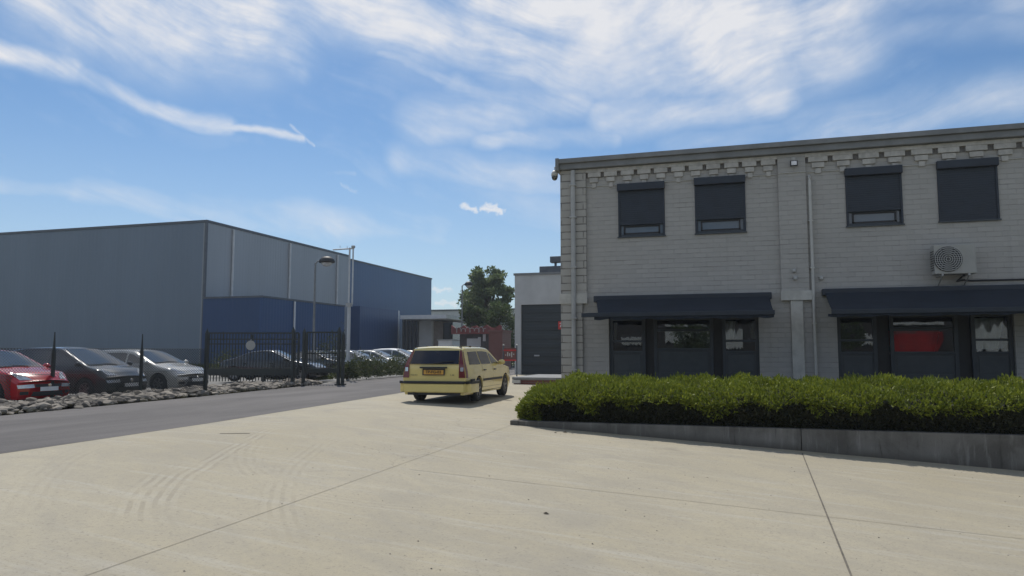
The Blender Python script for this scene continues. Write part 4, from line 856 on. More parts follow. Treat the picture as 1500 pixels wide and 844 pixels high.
# weeds and grass
def tufts(name, xs, ys, n, size, kind='stuff'):
    p = np.stack([rng.uniform(xs[0], xs[1], n), rng.uniform(ys[0], ys[1], n), np.full(n, Z0)], 1); o = leaves(name, p, np.tile([0, 0, 1.0], (n, 1)), size, M['grass'], None, aspect=.12, spread=.35); tag(o, kind='stuff'); return o
g0 = on_g(430, 556)
o = tufts('weeds', (g0.x-1.1, g0.x+1.6), (g0.y-.6, g0.y+.9), 2600, .30); tag(o, 'patch of scruffy weeds at the gate foot beside the road', 'weeds')
o = tufts('grass', (-60, xb-.3), (YW-2.6, YW-.3), 14000, .5); tag(o, 'strip of tall grass along the foot of the grey warehouse', 'grass')
o = tufts('grass', (xb+.2, xb+2.2), (YW-.6, yb2+6), 6000, .5); tag(o, 'strip of grass along the foot of the blue block', 'grass')
gb = MB()
for k in range(700):
    x, y = random.uniform(-7.5, 6.5), random.uniform(3.2, 13.9); s = random.choice((.003, .004, .005, .006, .009))*random.uniform(.8, 1.3)
    if x < -0.62*y-1 or x > .75*y: continue
    gb.add([(x-s, y, gh(x)), (x+s*.6, y-s, gh(x)), (x+s, y+s*.4, gh(x)), (x-s*.2, y+s, gh(x)), (x, y, gh(x)+s*.9)], [(0, 1, 4), (1, 2, 4), (2, 3, 4), (3, 0, 4)])
o = gb.build('grit', M['stone']); tag(o, 'fine grit scattered over the concrete yard', 'grit', kind='stuff')
# leaf scraps and pebbles on the yard
for i, (px, py, s, lab) in enumerate([(828, 634, .05, 'larger dark scrap of leaf on the yard near the hedge wall'), (814, 634.5, .03, 'smaller dark scrap of leaf on the yard near the hedge wall'), (800, 753, .03, 'small dark stone on the concrete near the middle foreground')]):
    p = on_g(px, py); b = MB(); v = [(s*random.uniform(.7, 1.3)*math.cos(k*1.047), s*random.uniform(.4, .8)*math.sin(k*1.047), random.uniform(.004, s*.6)) for k in range(6)]
    b.v = [(p.x, p.y, p.z+s*.7)]+[(p.x+a, p.y+c, p.z+d*.3+.003) for a, c, d in v]; b.f = [(0, 1+k, 1+(k+1) % 6) for k in range(6)]+[tuple(range(6, 0, -1))]
    o = b.build('stone' if i == 2 else 'leaf_scrap', M['soil']); rebase(o, p); tag(o, lab, 'stone' if i == 2 else 'leaf')

# ------------------------------------------------------------------ rubble strip, chain-link fence, gate, mast, lamp
ico = bmesh.new(); bmesh.ops.create_icosphere(ico, subdivisions=2, radius=1); IV = np.array([v.co for v in ico.verts]); IF = [tuple(v.index for v in f.verts) for f in ico.faces]; ico.free()
def rock(c, s):
    q = IV.copy(); d = rng.normal(0, 1, (7, 3)); d /= np.linalg.norm(d, axis=1, keepdims=True)
    for k in d: pr_ = q@k; lim = rng.uniform(.45, .8); q = q-np.outer(np.maximum(0, pr_-lim), k)
    q = q*np.array([s*rng.uniform(.8, 1.5), s*rng.uniform(.7, 1.2), s*rng.uniform(.45, .8)]); a = rng.uniform(0, 6.28); ca, sa = math.cos(a), math.sin(a)
    q = q@np.array([[ca, sa, 0], [-sa, ca, 0], [0, 0, 1]]); return q+np.array(c)
le = lambda y: le0.x+(le2.x-le0.x)*(y-le0.y)/(le2.y-le0.y)
rb = MB()
for k in range(2300):
    y = random.uniform(8.5, 27.5); u = random.random()**0.85*1.75; x = le(y)-0.02-u+.15*math.sin(y*2)
    hgt = .11*math.sin(min(1, u/1.1)*math.pi*.62); s = random.choice((.04, .055, .07, .09, .11, .15))*random.uniform(.8, 1.2)
    rb.add(rock((x, y, Z0-.03+hgt*random.uniform(.4, 1)+s*.2), s), IF)
o = rb.build('rubble', M['stone']); tag(o, 'strip of broken rubble stones between the road and the fence', 'rubble', kind='stuff')
for (px, py, s, lab) in ((108, 575, .28, 'long pale stone lying behind the rubble below the dark people carrier'), (224, 567, .26, 'flat pinkish stone on the rubble below the silver hatchback'), (204, 583, .22, 'rounded boulder at the foot of the second fence post'), (60, 588, .2, 'grey boulder at the foot of the first fence post')):
    p = on_g(px, py); b = MB(); b.add(rock((p.x, p.y, Z0+.12), s), IF); o = b.build('boulder', M['stone']); rebase(o, (p.x, p.y, Z0)); tag(o, lab, 'stone', 'larger stones in the rubble')
# fence
PX = [Vector((le(8.6)-1.25, 8.6, Z0)), Vector((le(11.2)-1.25, 11.2, Z0)), None, None, None]
def postpos(px, py, off=0): p = on_g(px, py); return Vector((p.x, p.y, Z0))
PX = [postpos(75, 588), postpos(205, 580), postpos(303, 576)]
PX.insert(0, PX[0]*2-PX[1]); PX.insert(0, PX[0]*2-PX[1])
fc = thing('chain_link_fence', PX[2], 'chain-link fence on dark pointed posts in front of the red car', 'fence')
for p in PX[:-1]:
    zt = p.z+1.78; MB().box(p.x-.03, p.x+.03, p.y-.03, p.y+.03, p.z-.1, zt-.45).build('fence_post', M['gatep'], fc) if False else MB().tube([p, p+Vector((0, 0, 1.3)), p+Vector((0, 0, 1.42)), p+Vector((0, 0, 1.80))], [.05, .05, .03, .012], 8).build('fence_post', M['gatep'], fc)
ms = MB()
def wirep(p0, p1, w):
    d = (p1-p0).normalized(); fwd = Vector((1, -1, 0)).normalized(); s = d.cross(fwd).normalized()*w/2; f2 = fwd*w/2
    ms.add([p0-s, p0+f2, p0+s, p0-f2, p1-s, p1+f2, p1+s, p1-f2], [(0, 1, 5, 4), (1, 2, 6, 5), (2, 3, 7, 6), (3, 0, 4, 7)])
Hm, cell = 1.32, .075
for a, c in zip(PX[:-1], PX[1:]):
    L = (c-a).length; u = (c-a)/L; n = int((L+Hm)/cell)
    for k in range(n):
        for sgn in (1, -1):
            s0 = k*cell-(Hm if sgn > 0 else 0); s0 = k*cell-Hm if sgn > 0 else k*cell
            e0, e1 = (s0, s0+Hm) if sgn > 0 else (s0, s0-Hm); z0, z1 = .05, Hm+.05
            lo, hi = 0, L
            def cut(e, z, e2, z2):
                if e < 0: z = z+(z2-z)*(0-e)/(e2-e); e = 0
                if e > L: z = z+(z2-z)*(L-e)/(e2-e); e = L
                return e, z
            if max(e0, e1) <= 0 or min(e0, e1) >= L: continue
            q0 = cut(e0, z0, e1, z1); q1 = cut(e1, z1, e0, z0)
            wirep(a+u*q0[0]+Vector((0, 0, q0[1])), a+u*q1[0]+Vector((0, 0, q1[1])), .012)
    for z in (.08, .7, Hm+.05): wirep(a+Vector((0, 0, z)), c+Vector((0, 0, z)), .010)
ms.build('wire_mesh', M['wire'], fc)
# gate
ZG = 30.0
def GP(px, py, z=ZG): return at(px, py, z)
def gate_leaf(px0, px1, yt, ybeam0, ybeam1, yfoot, nb, lab, low=True, mids=()):
    a, c = GP(px0, yt), GP(px1, yt); zt = a.z; zb0 = GP(px0, ybeam0).z; zb1 = GP(px0, ybeam1).z
    r = thing('sliding_gate' if low else 'swing_gate', (a.x, a.y, Z0), lab, 'gate')
    P0, P1 = Vector((a.x, a.y, 0)), Vector((c.x, c.y, 0)); at_ = lambda t, z: P0.lerp(P1, t)+Vector((0, 0, z))
    fr = MB().beam(at_(0, zt), at_(1, zt), .06, .06).beam(at_(0, zb1), at_(0, zt), .07, .07).beam(at_(1, zb1), at_(1, zt), .07, .07)
    for m_ in mids: fr.beam(at_(0, m_), at_(1, m_), .05, .05)
    fr.build('gate_frame', M['gatep'], r)
    MB().beam(at_(0, (zb0+zb1)/2), at_(1, (zb0+zb1)/2), .12, abs(zb0-zb1)).beam(at_(0, zb0+.03), at_(1, zb0+.03), .08, .02).build('gate_beam', M['gatep'], r)
    br = MB()
    for k in range(1, nb):
        t = k/nb; br.beam(at_(t, zb0+.02), at_(t, zt), .028, .028)
        if low: br.beam(at_(t, Z0+.09), at_(t, zb1), .028, .028)
    br.build('bars', M['gatep'], r)
    return r, at_
r, at_ = gate_leaf(306, 438, 488, 540, 550, 560, 30, 'long dark sliding gate with upright bars left of the twin gate posts', True, (GP(306, 497).z, GP(306, 504).z))
r.location.z = Z0
for t in (.62,): MB().beam(at_(t, Z0-.05), at_(t, GP(306, 551).z), .14, .14).build('roller_stand', M['gatep'], r)
MB().beam(at_(.16, GP(306, 486).z), at_(.16, GP(306, 499).z), .03, .03).beam(at_(.48, GP(306, 490).z), at_(.48, GP(306, 510).z), .05, .05).build('drop_bolt', M['gatep'], r)
ZD = 29.6; dsk = GP(367, 506, ZD); nrm = -FW
r2 = thing('round_sign', (dsk.x, dsk.y, dsk.z-.2), 'round pale disc hung on the bars of the sliding gate', 'sign')
b = MB(); u = Vector((math.cos(R(YAW)), math.sin(R(YAW)), 0)); k = 28
vs = [dsk+FW*s+(u*math.cos(2*math.pi*i/k)+Vector((0, 0, 1))*math.sin(2*math.pi*i/k))*.19 for s in (0, .015) for i in range(k)]
b.add(vs, [tuple(range(k)), tuple(reversed(range(k, 2*k)))]+[(i, (i+1) % k, (i+1) % k+k, i+k) for i in range(k)]); b.build('disc', M['acw'], r2)
MB().beam(dsk+FW*.02+Vector((0, 0, .18)), dsk+FW*.05+Vector((0, 0, .24)), .02, .02).build('hook', M['steel'], r2)
gate_leaf(450, 496, 487, 540, 546, 562, 11, 'short dark gate leaf with upright bars between the twin posts and the mast', False, (GP(450, 518).z,))
for px, lab, ht in ((303.5, 'thick dark gate post at the left end of the sliding gate', 488), (430, 'dark gate post at the left of the twin posts', 484), (446, 'dark gate post at the right of the twin posts, with a wide base', 486), (497, 'left one of the dark gate posts nearest the mast', 484), (503, 'right one of the dark gate posts nearest the mast', 490)):
    Zp = 23 if px < 310 else 29.3
    p = GP(px, ht, Zp); w_ = .09 if px < 310 else .11
    r = thing('gate_post', (p.x, p.y, Z0), lab, 'post', 'dark steel posts of the gate'); MB().box(p.x-w_/2, p.x+w_/2, p.y-w_/2, p.y+w_/2, Z0-.1, p.z).build('shaft', M['gatep'], r, bevel=.008)
    MB().lathe([(.06, 0), (.05, .04), (.012, .12), (.001, .16)], (p.x, p.y, p.z), 'z', 8).build('spike', M['gatep'], r); MB().box(p.x-.11, p.x+.11, p.y-.11, p.y+.11, Z0-.02, Z0+.03).build('base_plate', M['gatep'], r)
# mast with a side arm
ZMm = 36.0; b0 = at(509.5, 545, ZMm); X_, Y_ = b0.x, b0.y; up = Vector((0, 0, 1))
zz = lambda py: at(510, py, ZMm).z
r = thing('steel_mast', (X_, Y_, Z0), 'tall pale steel mast with a short arm at its top beside the gate', 'mast')
MB().tube([(X_, Y_, Z0-.1), (X_, Y_, zz(446))], .085, 12).build('lower_pole', M['post'], r)
u = Vector((math.cos(R(YAW)), math.sin(R(YAW)), 0)); o_ = Vector((X_, Y_, 0))
tp = MB()
for s, w_ in ((-.02, .045), (.15, .04)): tp.tube([o_+u*s+up*(zz(446)), o_+u*s+up*zz(363)], w_, 8)
tp.build('upper_poles', M['post'], r)
MB().tube([o_+u*.2+up*(zz(364)), o_-u*.85+up*(zz(366))], .035, 8).tube([o_-u*.5+up*zz(363), o_-u*.5+up*(zz(360))], .015, 6).tube([o_-u*.15+up*zz(366), o_-u*.15+up*(zz(361))], .015, 6).build('top_arm', M['post'], r)
MB().lathe([(.001, .12), (.09, .1), (.1, 0), (.001, -.02)], (o_.x+u.x*.15, o_.y+u.y*.15, zz(363)), 'z', 10).build('cap', M['pipe'], r); MB().box(X_-.12, X_+.12, Y_-.12, Y_+.12, zz(449), zz(444)).build('collar', M['pipe'], r)
# street lamp
def lamp(name, px, ptop, Z, lab, head=.85):
    q = at(px, ptop, Z); X_, Y_ = q.x, q.y; zt = q.z; o_ = Vector((X_, Y_, 0))
    r = thing(name, (X_, Y_, Z0), lab, 'street lamp', 'street lamps')
    MB().tube([(X_, Y_, Z0-.05), (X_, Y_, Z0+1.2), (X_, Y_, zt-.1)], [.085, .075, .05], 10).build('lamp_post', M['coping'], r)
    MB().tube([o_+up*(zt-.15), o_+u*.12+up*zt, o_+u*.3+up*(zt+.02)], .04, 8).build('bracket', M['coping'], r)
    hc = o_+u*(.2+head*.5)+up*(zt-.02); hb = MB()
    pf = [(0.0, .30), (.22, .27), (.40, .14), (.46, 0), (.42, -.06)]
    for rr, h in pf:
        for k in range(16): t = 2*math.pi*k/16; hb.v.append(hc+u*(math.cos(t)*rr*head*1.15+.1*(h > .1)*0)+FW*math.sin(t)*rr*.75+up*h)
    hb.f = [(i*16+k, i*16+(k+1) % 16, (i+1)*16+(k+1) % 16, (i+1)*16+k) for i in range(4) for k in range(16)]+[tuple(range(64, 80))]
    hb.build('lamp_shade', M['dark'], r, smooth=True)
    lb = MB()
    for rr, h in ((.36, -.062), (.33, -.16), (.2, -.24), (.02, -.27)):
        for k in range(16): t = 2*math.pi*k/16; lb.v.append(hc+u*math.cos(t)*rr*head+FW*math.sin(t)*rr*.6+up*h)
    lb.f = [(i*16+k, i*16+(k+1) % 16, (i+1)*16+(k+1) % 16, (i+1)*16+k) for i in range(3) for k in range(16)]+[tuple(range(48, 64))]
    lb.build('lamp_globe', M['lens'], r, smooth=True)
lamp('street_lamp', 462, 383, 40, 'grey street lamp with a dark hooded head in front of the blue block')
lamp('street_lamp', 677, 417, 62, 'thin far street lamp at the left edge of the broadleaf tree', .7)

# ------------------------------------------------------------------ cars (local axes: +y is forward, origin on the ground)
class Car:
    def __init__(s, L, W, H, prof, zb=.19, belt=.93, tumble=.80, kf=.10, kr=.06, rakef=.16, raker=None, bowf=.16, bowr=.07, crown=.035, sharp=False):
        s.L, s.W, s.H, s.zb, s.belt, s.tumble, s.kf, s.kr, s.rakef, s.raker, s.bowf, s.bowr, s.crown = L, W/2, H, zb, belt, tumble, kf, kr, rakef, raker, bowf, bowr, crown
        s.sharp = sharp
        ys = np.linspace(-L/2, L/2, 241); zs = np.interp(ys, [p[0] for p in prof], [p[1] for p in prof])
        k = np.ones(9)/9; zp = np.concatenate([np.full(4, zs[0]), zs, np.full(4, zs[-1])]); sm = np.convolve(zp, k, 'valid'); s.ys, s.zs = ys, sm
    def top(s, y): return float(np.interp(y, s.ys, s.zs))
    def w(s, y, z):
        yf, yr = s.L/2-0.9, -s.L/2+0.7; pl = 1.0
        if y > yf: pl -= s.kf*((y-yf)/.9)**2.4
        if y < yr: pl -= s.kr*((yr-y)/.7)**2.2
        zz = [s.zb, s.zb+.1, s.zb+.3, s.belt-.2, s.belt, s.H]; vv = [.93, .975, .995, 1.0, .955, .955*s.tumble]
        return s.W*pl*float(np.interp(z, zz, vv))
    def rr(s, y): return min(.085 if not s.sharp else .06, (s.top(y)-s.zb)*.3)
    def xt(s, y): return s.w(y, s.top(y))-s.rr(y)*1.15
    def tz(s, x, y):
        zt, r, xw = s.top(y), s.rr(y), s.xt(y); ax = abs(x)
        if ax <= xw: return zt+s.crown*(1-(ax/xw)**2)
        t = min(1, (ax-xw)/(r*1.15)); return zt-r*(1-(1-t**2.2)**(1/2.2))
    def deform(s, p):
        x, y, z = p; h = s.L/2; e = .55
        if y > h-e:
            t = (y-h+e)/e; t = t*t*(3-2*t); y -= t*(s.bowf*(x/s.W)**2+s.rakef*max(0, (z-.42)/.45)**2+.10*max(0, (.30-z)/.15)**2)
        if y < -h+e:
            t = (-h+e-y)/e; t = t*t*(3-2*t); y += t*(s.bowr*abs(x/s.W)**3+(s.raker(z) if s.raker else .25*max(0, (z-.75)/.6)**1.5)+.06*max(0, (.30-z)/.15)**2)
        return (x, y, z)
    def ring(s, y):
        zt, r, xw = s.top(y), s.rr(y), s.xt(y); pts = []
        for k in range(10): z = s.zb+(zt-r-s.zb)*k/9; pts.append((s.w(y, z), y, z))
        x0 = s.w(y, zt-r)
        for k in range(1, 6):
            a = k/5*math.pi/2; pts.append((xw+(x0-xw)*math.cos(a)**.9, y, zt-r+r*math.sin(a)**.9))
        for k in range(1, 6): x = xw*(1-k/5); pts.append((x, y, zt+s.crown*(1-(x/xw)**2)))
        return pts+[(-x, y_, z) for x, y_, z in reversed(pts[:-1])]
    def body(s, m, root, wheels, wr):
        h = s.L/2; ys = sorted(set([round(v, 4) for v in np.linspace(-h, h, 70)]+[-h+.02, -h+.06, h-.02, h-.06])); b = MB(); n = None
        for y in ys: q = s.ring(y); n = len(q); b.v += [s.deform(p) for p in q]
        for i in range(len(ys)-1):
            for k in range(n): b.f.append((i*n+k, (i+1)*n+k, (i+1)*n+(k+1) % n, i*n+(k+1) % n))
        for i in (0, len(ys)-1):           # end caps: horizontal slats so that the ends stay quads
            half = n//2
            for k in range(half): b.f.append((i*n+k, i*n+k+1, i*n+n-2-k, i*n+n-1-k) if k+1 < n-2-k else (i*n+k, i*n+k+1, i*n+n-1-k))
        o = b.build('body', m, root)
        c = MB()
        for (wy) in wheels:
            for sg in (-1, 1): c.lathe([(.001, 0), (wr*1.14, 0), (wr*1.14, .6), (.001, .6)], (sg*(s.W-.28)+(0 if sg > 0 else -.6), wy, wr), 'x', 36)
        co = c.build('cutter', None, None); md = o.modifiers.new('cut', 'BOOLEAN'); md.operation = 'DIFFERENCE'; md.solver = 'EXACT'; md.object = co
        dg = bpy.context.evaluated_depsgraph_get(); me = bpy.data.meshes.new_from_object(o.evaluated_get(dg)); o.modifiers.clear(); o.data = me
        bpy.data.objects.remove(co)
        me.materials.clear(); me.materials.append(m); me.materials.append(M['dark'])
        for p in me.polygons:
            p.use_smooth = True; p.material_index = 0; cx, cy, cz = p.center
            for wy in wheels:
                if math.hypot(cy-wy, cz-wr) < wr*1.13 and abs(cx) < s.W-.0: p.material_index = 1
            if p.normal.z < -.9: p.material_index = 1
        bm = bmesh.new(); bm.from_mesh(me)
        for e in bm.edges:
            if len(e.link_faces) == 2 and e.calc_face_angle(0) > R(38): e.smooth = False
        bm.to_mesh(me); bm.free()
        return o
    def patch(s, poly, fn, name, m, parent, cuts=3, thick=True):
        """flat polygon of (a, b) pairs, refined and carried onto the body by fn(a, b) -> point"""
        bm = bmesh.new(); f = bm.faces.new([bm.verts.new((a, c, 0)) for a, c in poly]); bmesh.ops.triangulate(bm, faces=[f])
        for _ in range(cuts):
            ed = [e for e in bm.edges if e.calc_length() > .16]
            if ed: bmesh.ops.subdivide_edges(bm, edges=ed, cuts=1); bmesh.ops.triangulate(bm, faces=bm.faces[:])
        for v in bm.verts: v.co = s.deform(fn(v.co.x, v.co.y))
        bmesh.ops.recalc_face_normals(bm, faces=bm.faces); me = bpy.data.meshes.new(name); bm.to_mesh(me); bm.free()
        return link_mesh(name, me, m, parent, True)
    def side(s, poly, sg, off, name, m, parent, cuts=3): return s.patch(poly, lambda y, z: (sg*(s.w(y, z)+off), y, z), name, m, parent, cuts)
    def front(s, poly, off, name, m, parent, cuts=3): return s.patch(poly, lambda x, z: (x, s.L/2+off, z), name, m, parent, cuts)
    def rear(s, poly, off, name, m, parent, cuts=3): return s.patch(poly, lambda x, z: (x, -s.L/2-off, z), name, m, parent, cuts)
    def topgrid(s, y0, y1, inset, off, name, m, parent, squeeze=0.0):
        b = MB(); ny, nx = 10, 14
        for i in range(ny+1):
            y = y0+(y1-y0)*i/ny; hw = s.xt(y)-inset+squeeze*0
            for j in range(nx+1): x = -hw+2*hw*j/nx; b.v.append(s.deform((x, y, s.tz(x, y)+off)))
        b.f = [(i*(nx+1)+j, i*(nx+1)+j+1, (i+1)*(nx+1)+j+1, (i+1)*(nx+1)+j) for i in range(ny) for j in range(nx)]
        return b.build(name, m, parent, smooth=True)
    def glasshouse(s, y0, y1, pillars, m, root, belt_rise=0.0, inset=.10, far=False, yr=None):
        cuts = [y0]+[v for p in pillars for v in (p-.035, p+.035)]+[y1]
        for sg in (-1, 1):
            for a, c in zip(cuts[0::2], cuts[1::2]):
                ys = np.linspace(a, c, 12); bz = lambda y: s.belt+.03-belt_rise*(y-y1)/(y0-y1)*-1
                lo = [(y, bz(y)) for y in ys if s.top(y)-inset > bz(y)+.03]
                if len(lo) < 3: continue
                hi = [(y, s.top(y)-inset) for y, _ in reversed(lo)]
                s.side(lo+hi, sg, .006, 'side_window', m, root, 2)
    def doors(s, spans, m, root, z0, zdark=None):
        for sg in (-1, 1):
            for a, c in spans:
                pl = [(a, z0), (c, z0), (c, s.belt+.005), (a, s.belt+.005)]
                g = .008; s_ = s.side([(a-g, z0-g), (c+g, z0-g), (c+g, s.belt), (a-g, s.belt)], sg, .0015, 'door_seal', M['dark'], root, 2)
                d = s.side(pl, sg, .004, 'door', m, root, 2)
                s_.parent = d; ORG[s_.name] = ORG[d.name]
                hb = MB(); y = a+.10; x = sg*(s.w(y, s.belt-.12)+.02); hb.box(x-.02, x+.02, y-.03, y+.13, s.belt-.135, s.belt-.105); hb.build('handle', M['dark'], d)
    def wheels(s, ys, wr, root, tw=.20, rimm='rim', spokes=5):
        for wy in ys:
            for sg in (-1, 1):
                xo = s.W-.012; c = (sg*(xo-tw/2), wy, wr); h = tw/2; t = MB()
                t.lathe([(wr*.62, -h), (wr*.93, -h), (wr, -h*.75), (wr, h*.75), (wr*.93, h), (wr*.62, h), (wr*.62, -h)], c, 'x', 36)
                w = t.build('wheel', M['tyre'], root, smooth=True); rm = MB(); o = sg*h
                rm.lathe([(wr*.63, o*.98), (wr*.58, o*.9), (wr*.56, o*.3)], c, 'x', 30)
                for k in range(spokes):
                    a = 2*math.pi*k/spokes+.3; p0 = Vector((c[0]+o*.72, wy+math.cos(a)*wr*.1, wr+math.sin(a)*wr*.1)); p1 = Vector((c[0]+o*.85, wy+math.cos(a)*wr*.6, wr+math.sin(a)*wr*.6)); rm.beam(p0, p1, .055, .03, (1, 0, 0))
                rm.lathe([(.001, o*.86), (wr*.17, o*.82), (wr*.2, o*.6)], c, 'x', 16)
                rm.build('rim', M[rimm], w)
                bd = MB(); bd.lathe([(.001, o*.25), (wr*.62, o*.25)], c, 'x', 24); bd.build('brake_disc', M['dark'], w)
    def mirrors(s, y, m, root):
        for sg in (-1, 1):
            x = sg*(s.w(y, s.belt)+.10); b = MB(); n = 12
            b.lathe([(.001, .07), (.06, .05), (.08, 0), (.08, -.05), (.001, -.052)], (0, 0, 0), 'y', n)
            b.v = [(x+vx*1.25, y+vy, s.belt+.07+vz*.9) for vx, vy, vz in b.v]; b.beam((sg*(s.w(y, s.belt)-.02), y, s.belt+.03), (x, y, s.belt+.05), .04, .03)
            b.build('mirror', m, root, smooth=True)
    def uband(s, end, yin, z0, z1, off, name, m, root):
        """bar wrapped round one end of the car"""
        h = s.L/2; b = MB(); path = []
        for t in np.linspace(0, 1, 7): path.append((1, yin+(end*h-end*.10-yin)*t))
        xs = [s.W*q for q in (.94, .85, .7, .4, 0, -.4, -.7, -.85, -.94)]; pts = []
        zm = (z0+z1)/2
        for _, y in path: pts.append((s.w(y, zm)+off, y))
        for x in xs: pts.append((x*s.w(end*h, zm)/s.W/.98, end*(h+off)))
        for _, y in reversed(path): pts.append((-s.w(y, zm)-off, y))
        sec = [(0, z0), (.03, z0+.012), (.03, z1-.012), (0, z1)] ; inn = .10
        for x, y in pts:
            dx = x/max(.4, s.W)*.0; l = math.hypot(x, y) or 1
            for k, z in ((-inn, z0), (0, z0), (.018, z0+.025), (.018, z1-.02), (0, z1), (-inn, z1)):
                side_ = abs(y) < h-.099
                px = x+(math.copysign(k, x) if side_ else k*x/s.W*.5); py = y+(0 if side_ else end*k)
                q = s.deform((x, y, zm)); b.v.append((q[0]+px-x, q[1]+py-y, z))
        n = 6
        b.f = [(i*n+k, i*n+(k+1) % n, (i+1)*n+(k+1) % n, (i+1)*n+k) for i in range(len(pts)-1) for k in range(n)]+[tuple(range(n)), tuple(reversed(range((len(pts)-1)*n, len(pts)*n)))]
        return b.build(name, m, root, smooth=False)
def place(root, x, y, z, rz): root.location = (x, y, z); root.rotation_euler = (0, 0, rz)

# the cream yellow estate
def estate(x, y, z, rz, label):
    r = thing('estate_car', (0, 0, 0), label, 'car', local=True); m = M['yellow']
    rk = lambda zz: .02*max(0, min(1, (zz-.6)/.3))+.27*max(0, (zz-.98)/.42)
    c = Car(4.71, 1.76, 1.42, [(-2.355, 1.36), (-2.28, 1.385), (-2.0, 1.405), (-1.2, 1.42), (-.4, 1.42), (.0, 1.395), (.12, 1.37), (.88, .985), (.98, .955), (1.9, .86), (2.2, .80), (2.355, .70)],
            zb=.21, belt=.93, tumble=.80, kf=.10, kr=.05, rakef=.10, raker=rk, bowf=.14, bowr=.05, sharp=True, crown=.03)
    wr = .315; wy = (-1.29, 1.374)
    c.body(m, r, wy, wr); c.wheels(wy, wr, r, .205, spokes=5)
    c.doors([(-.93, .05), (.06, 1.0)], m, r, .36)
    # side glass: cargo, rear door, front door
    for sg in (-1, 1):
        top = lambda yy: c.top(yy)-.115
        c.side([(-1.99, .965), (-1.03, .965), (-1.10, top(-1.1)), (-1.85, top(-1.85)-.005)], sg, .006, 'side_window', M['cglass_t'], r)
        c.side([(-.96, .965), (-.06, .965), (-.10, top(-.1)), (-.5, top(-.5)), (-1.02, top(-1.02))], sg, .006, 'side_window', M['cglass_t'], r)
        c.side([(.02, .965), (.80, .965), (.50, top(.5)), (.18, top(.18)), (-.02, top(-.02))], sg, .006, 'side_window', M['cglass'], r)
        c.side([(-2.05, .535), (-1.66, .535), (-1.66, .60), (-2.05, .60)], sg, .012, 'rubbing_strip', M['dark'], r)
        c.side([(-.92, .52), (.99, .52), (.99, .58), (-.92, .58)], sg, .014, 'rubbing_strip', M['dark'], r)
        c.side([(-.92, .25), (.99, .25), (.99, .262), (-.92, .262)], sg, .006, 'sill_trim', M['dark'], r)
    c.topgrid(.16, .86, .035, .006, 'windscreen', M['wscreen'], r)
    # tail: glass, tall lamps, plate recess, handle strip, badges
    W_ = c.W
    c.rear([(-.655, .985), (.655, .985), (.60, 1.325), (-.60, 1.325)], .008, 'rear_window', M['cglass_t'], r)
    c.rear([(-.68, .54), (.68, .54), (.68, .555), (-.68, .555)], .006, 'tailgate_gap', M['dark'], r)
    for sg in (-1, 1):
        xo = lambda zz: sg*(c.w(-c.L/2, zz)-.004)
        t = c.rear([(sg*.665, .64), (xo(.64), .64), (xo(.93), .93), (xo(1.33), 1.33), (sg*.615, 1.33), (sg*.665, .98)], .010, 'tail_lamp', M['tail'], r)
        c.side([(-2.35, .64), (-2.20, .64), (-2.24, .95), (-2.30, 1.30), (-2.35, 1.30)], sg, .008, 'tail_lamp_wrap', M['tail'], t)
        c.rear([(sg*.70, .80), (xo(.86)-sg*.03, .80), (xo(.86)-sg*.03, .90), (sg*.70, .90)], .013, 'reversing_lens', M['chrome'], t)
    c.rear([(-.30, .70), (.30, .70), (.30, .87), (-.30, .87)], .007, 'plate_recess', M['dark'], r)
    pl = c.rear([(-.265, .725), (.265, .725), (.265, .835), (-.265, .835)], .012, 'number_plate', M['plate_y'], r)
    hs = MB(); yb = -c.L/2-.02; hs.box(-.36, .36, yb-.02, yb+.03, .875, .915); hs.build('tailgate_handle', M['dark'], r)
    rot = Matrix.Rotation(R(90), 3, 'X')
    text_mesh('plate_lettering', 'TP-FG-03', .105, Vector((0, -c.L/2-.016, .78)), rot, M['dark'], pl)
    text_mesh('badge_lettering', 'VOLVO', .055, Vector((-.52, -c.L/2-.010, .705)), rot, M['dark'], r); text_mesh('badge_lettering', 'T-5R', .055, Vector((.50, -c.L/2-.010, .705)), rot, M['dark'], r)
    wp = MB().tube([(-.05, -c.L/2+.0, 1.0), (.3, -c.L/2+.03, 1.04), (.52, -c.L/2+.05, 1.06)], .010, 6); wp.build('rear_wiper', M['dark'], r)
    c.uband(-1, -1.64, .27, .49, .018, 'rear_bumper', m, r); c.uband(-1, -1.64, .49, .555, .034, 'bumper_strip', M['dark'], r)
    MB().box(-.70, .70, -c.L/2+.02, -c.L/2+.3, .205, .272).build('lower_valance', M['dark'], r)
    MB().tube([(-.52, -c.L/2+.30, .25), (-.52, -c.L/2-.03, .24)], .038, 10).tube([(-.45, -c.L/2+.30, .25), (-.45, -c.L/2-.02, .24)], .02, 8).build('exhaust_tip', M['dark'], r)
    for yy in (-2.02, -1.25, -.25):
        for sg in (-1, 1): xx = sg*(c.xt(yy)+.005); MB().box(xx-.02, xx+.02, yy-.05, yy+.05, c.tz(xx, yy)-.01, c.tz(xx, yy)+.028).build('roof_rack_foot', M['dark'], r)
    c.mirrors(.74, m, r)
    for sg in (-1, 1): c.front([(sg*.45, .58), (sg*.76, .58), (sg*.76, .70), (sg*.45, .70)], .008, 'headlight', M['lens'], r)
    c.front([(-.36, .56), (.36, .56), (.36, .70), (-.36, .70)], .008, 'grille', M['dark'], r); c.front([(-.26, .40), (.26, .40), (.26, .50), (-.26, .50)], .045, 'number_plate', M['plate_y'], r)
    # filler flap on the right rear wing
    c.side([(-1.72, .74), (-1.52, .74), (-1.52, .88), (-1.72, .88)], 1, .003, 'filler_flap', m, r)
    place(r, x, y, z, rz); return r
pA = on_g(640, 588)
estate(-7.46, 19.65, gh(-7.5)+.005, R(2.5), 'cream yellow estate car with dark tailgate glass driving off across the yard')

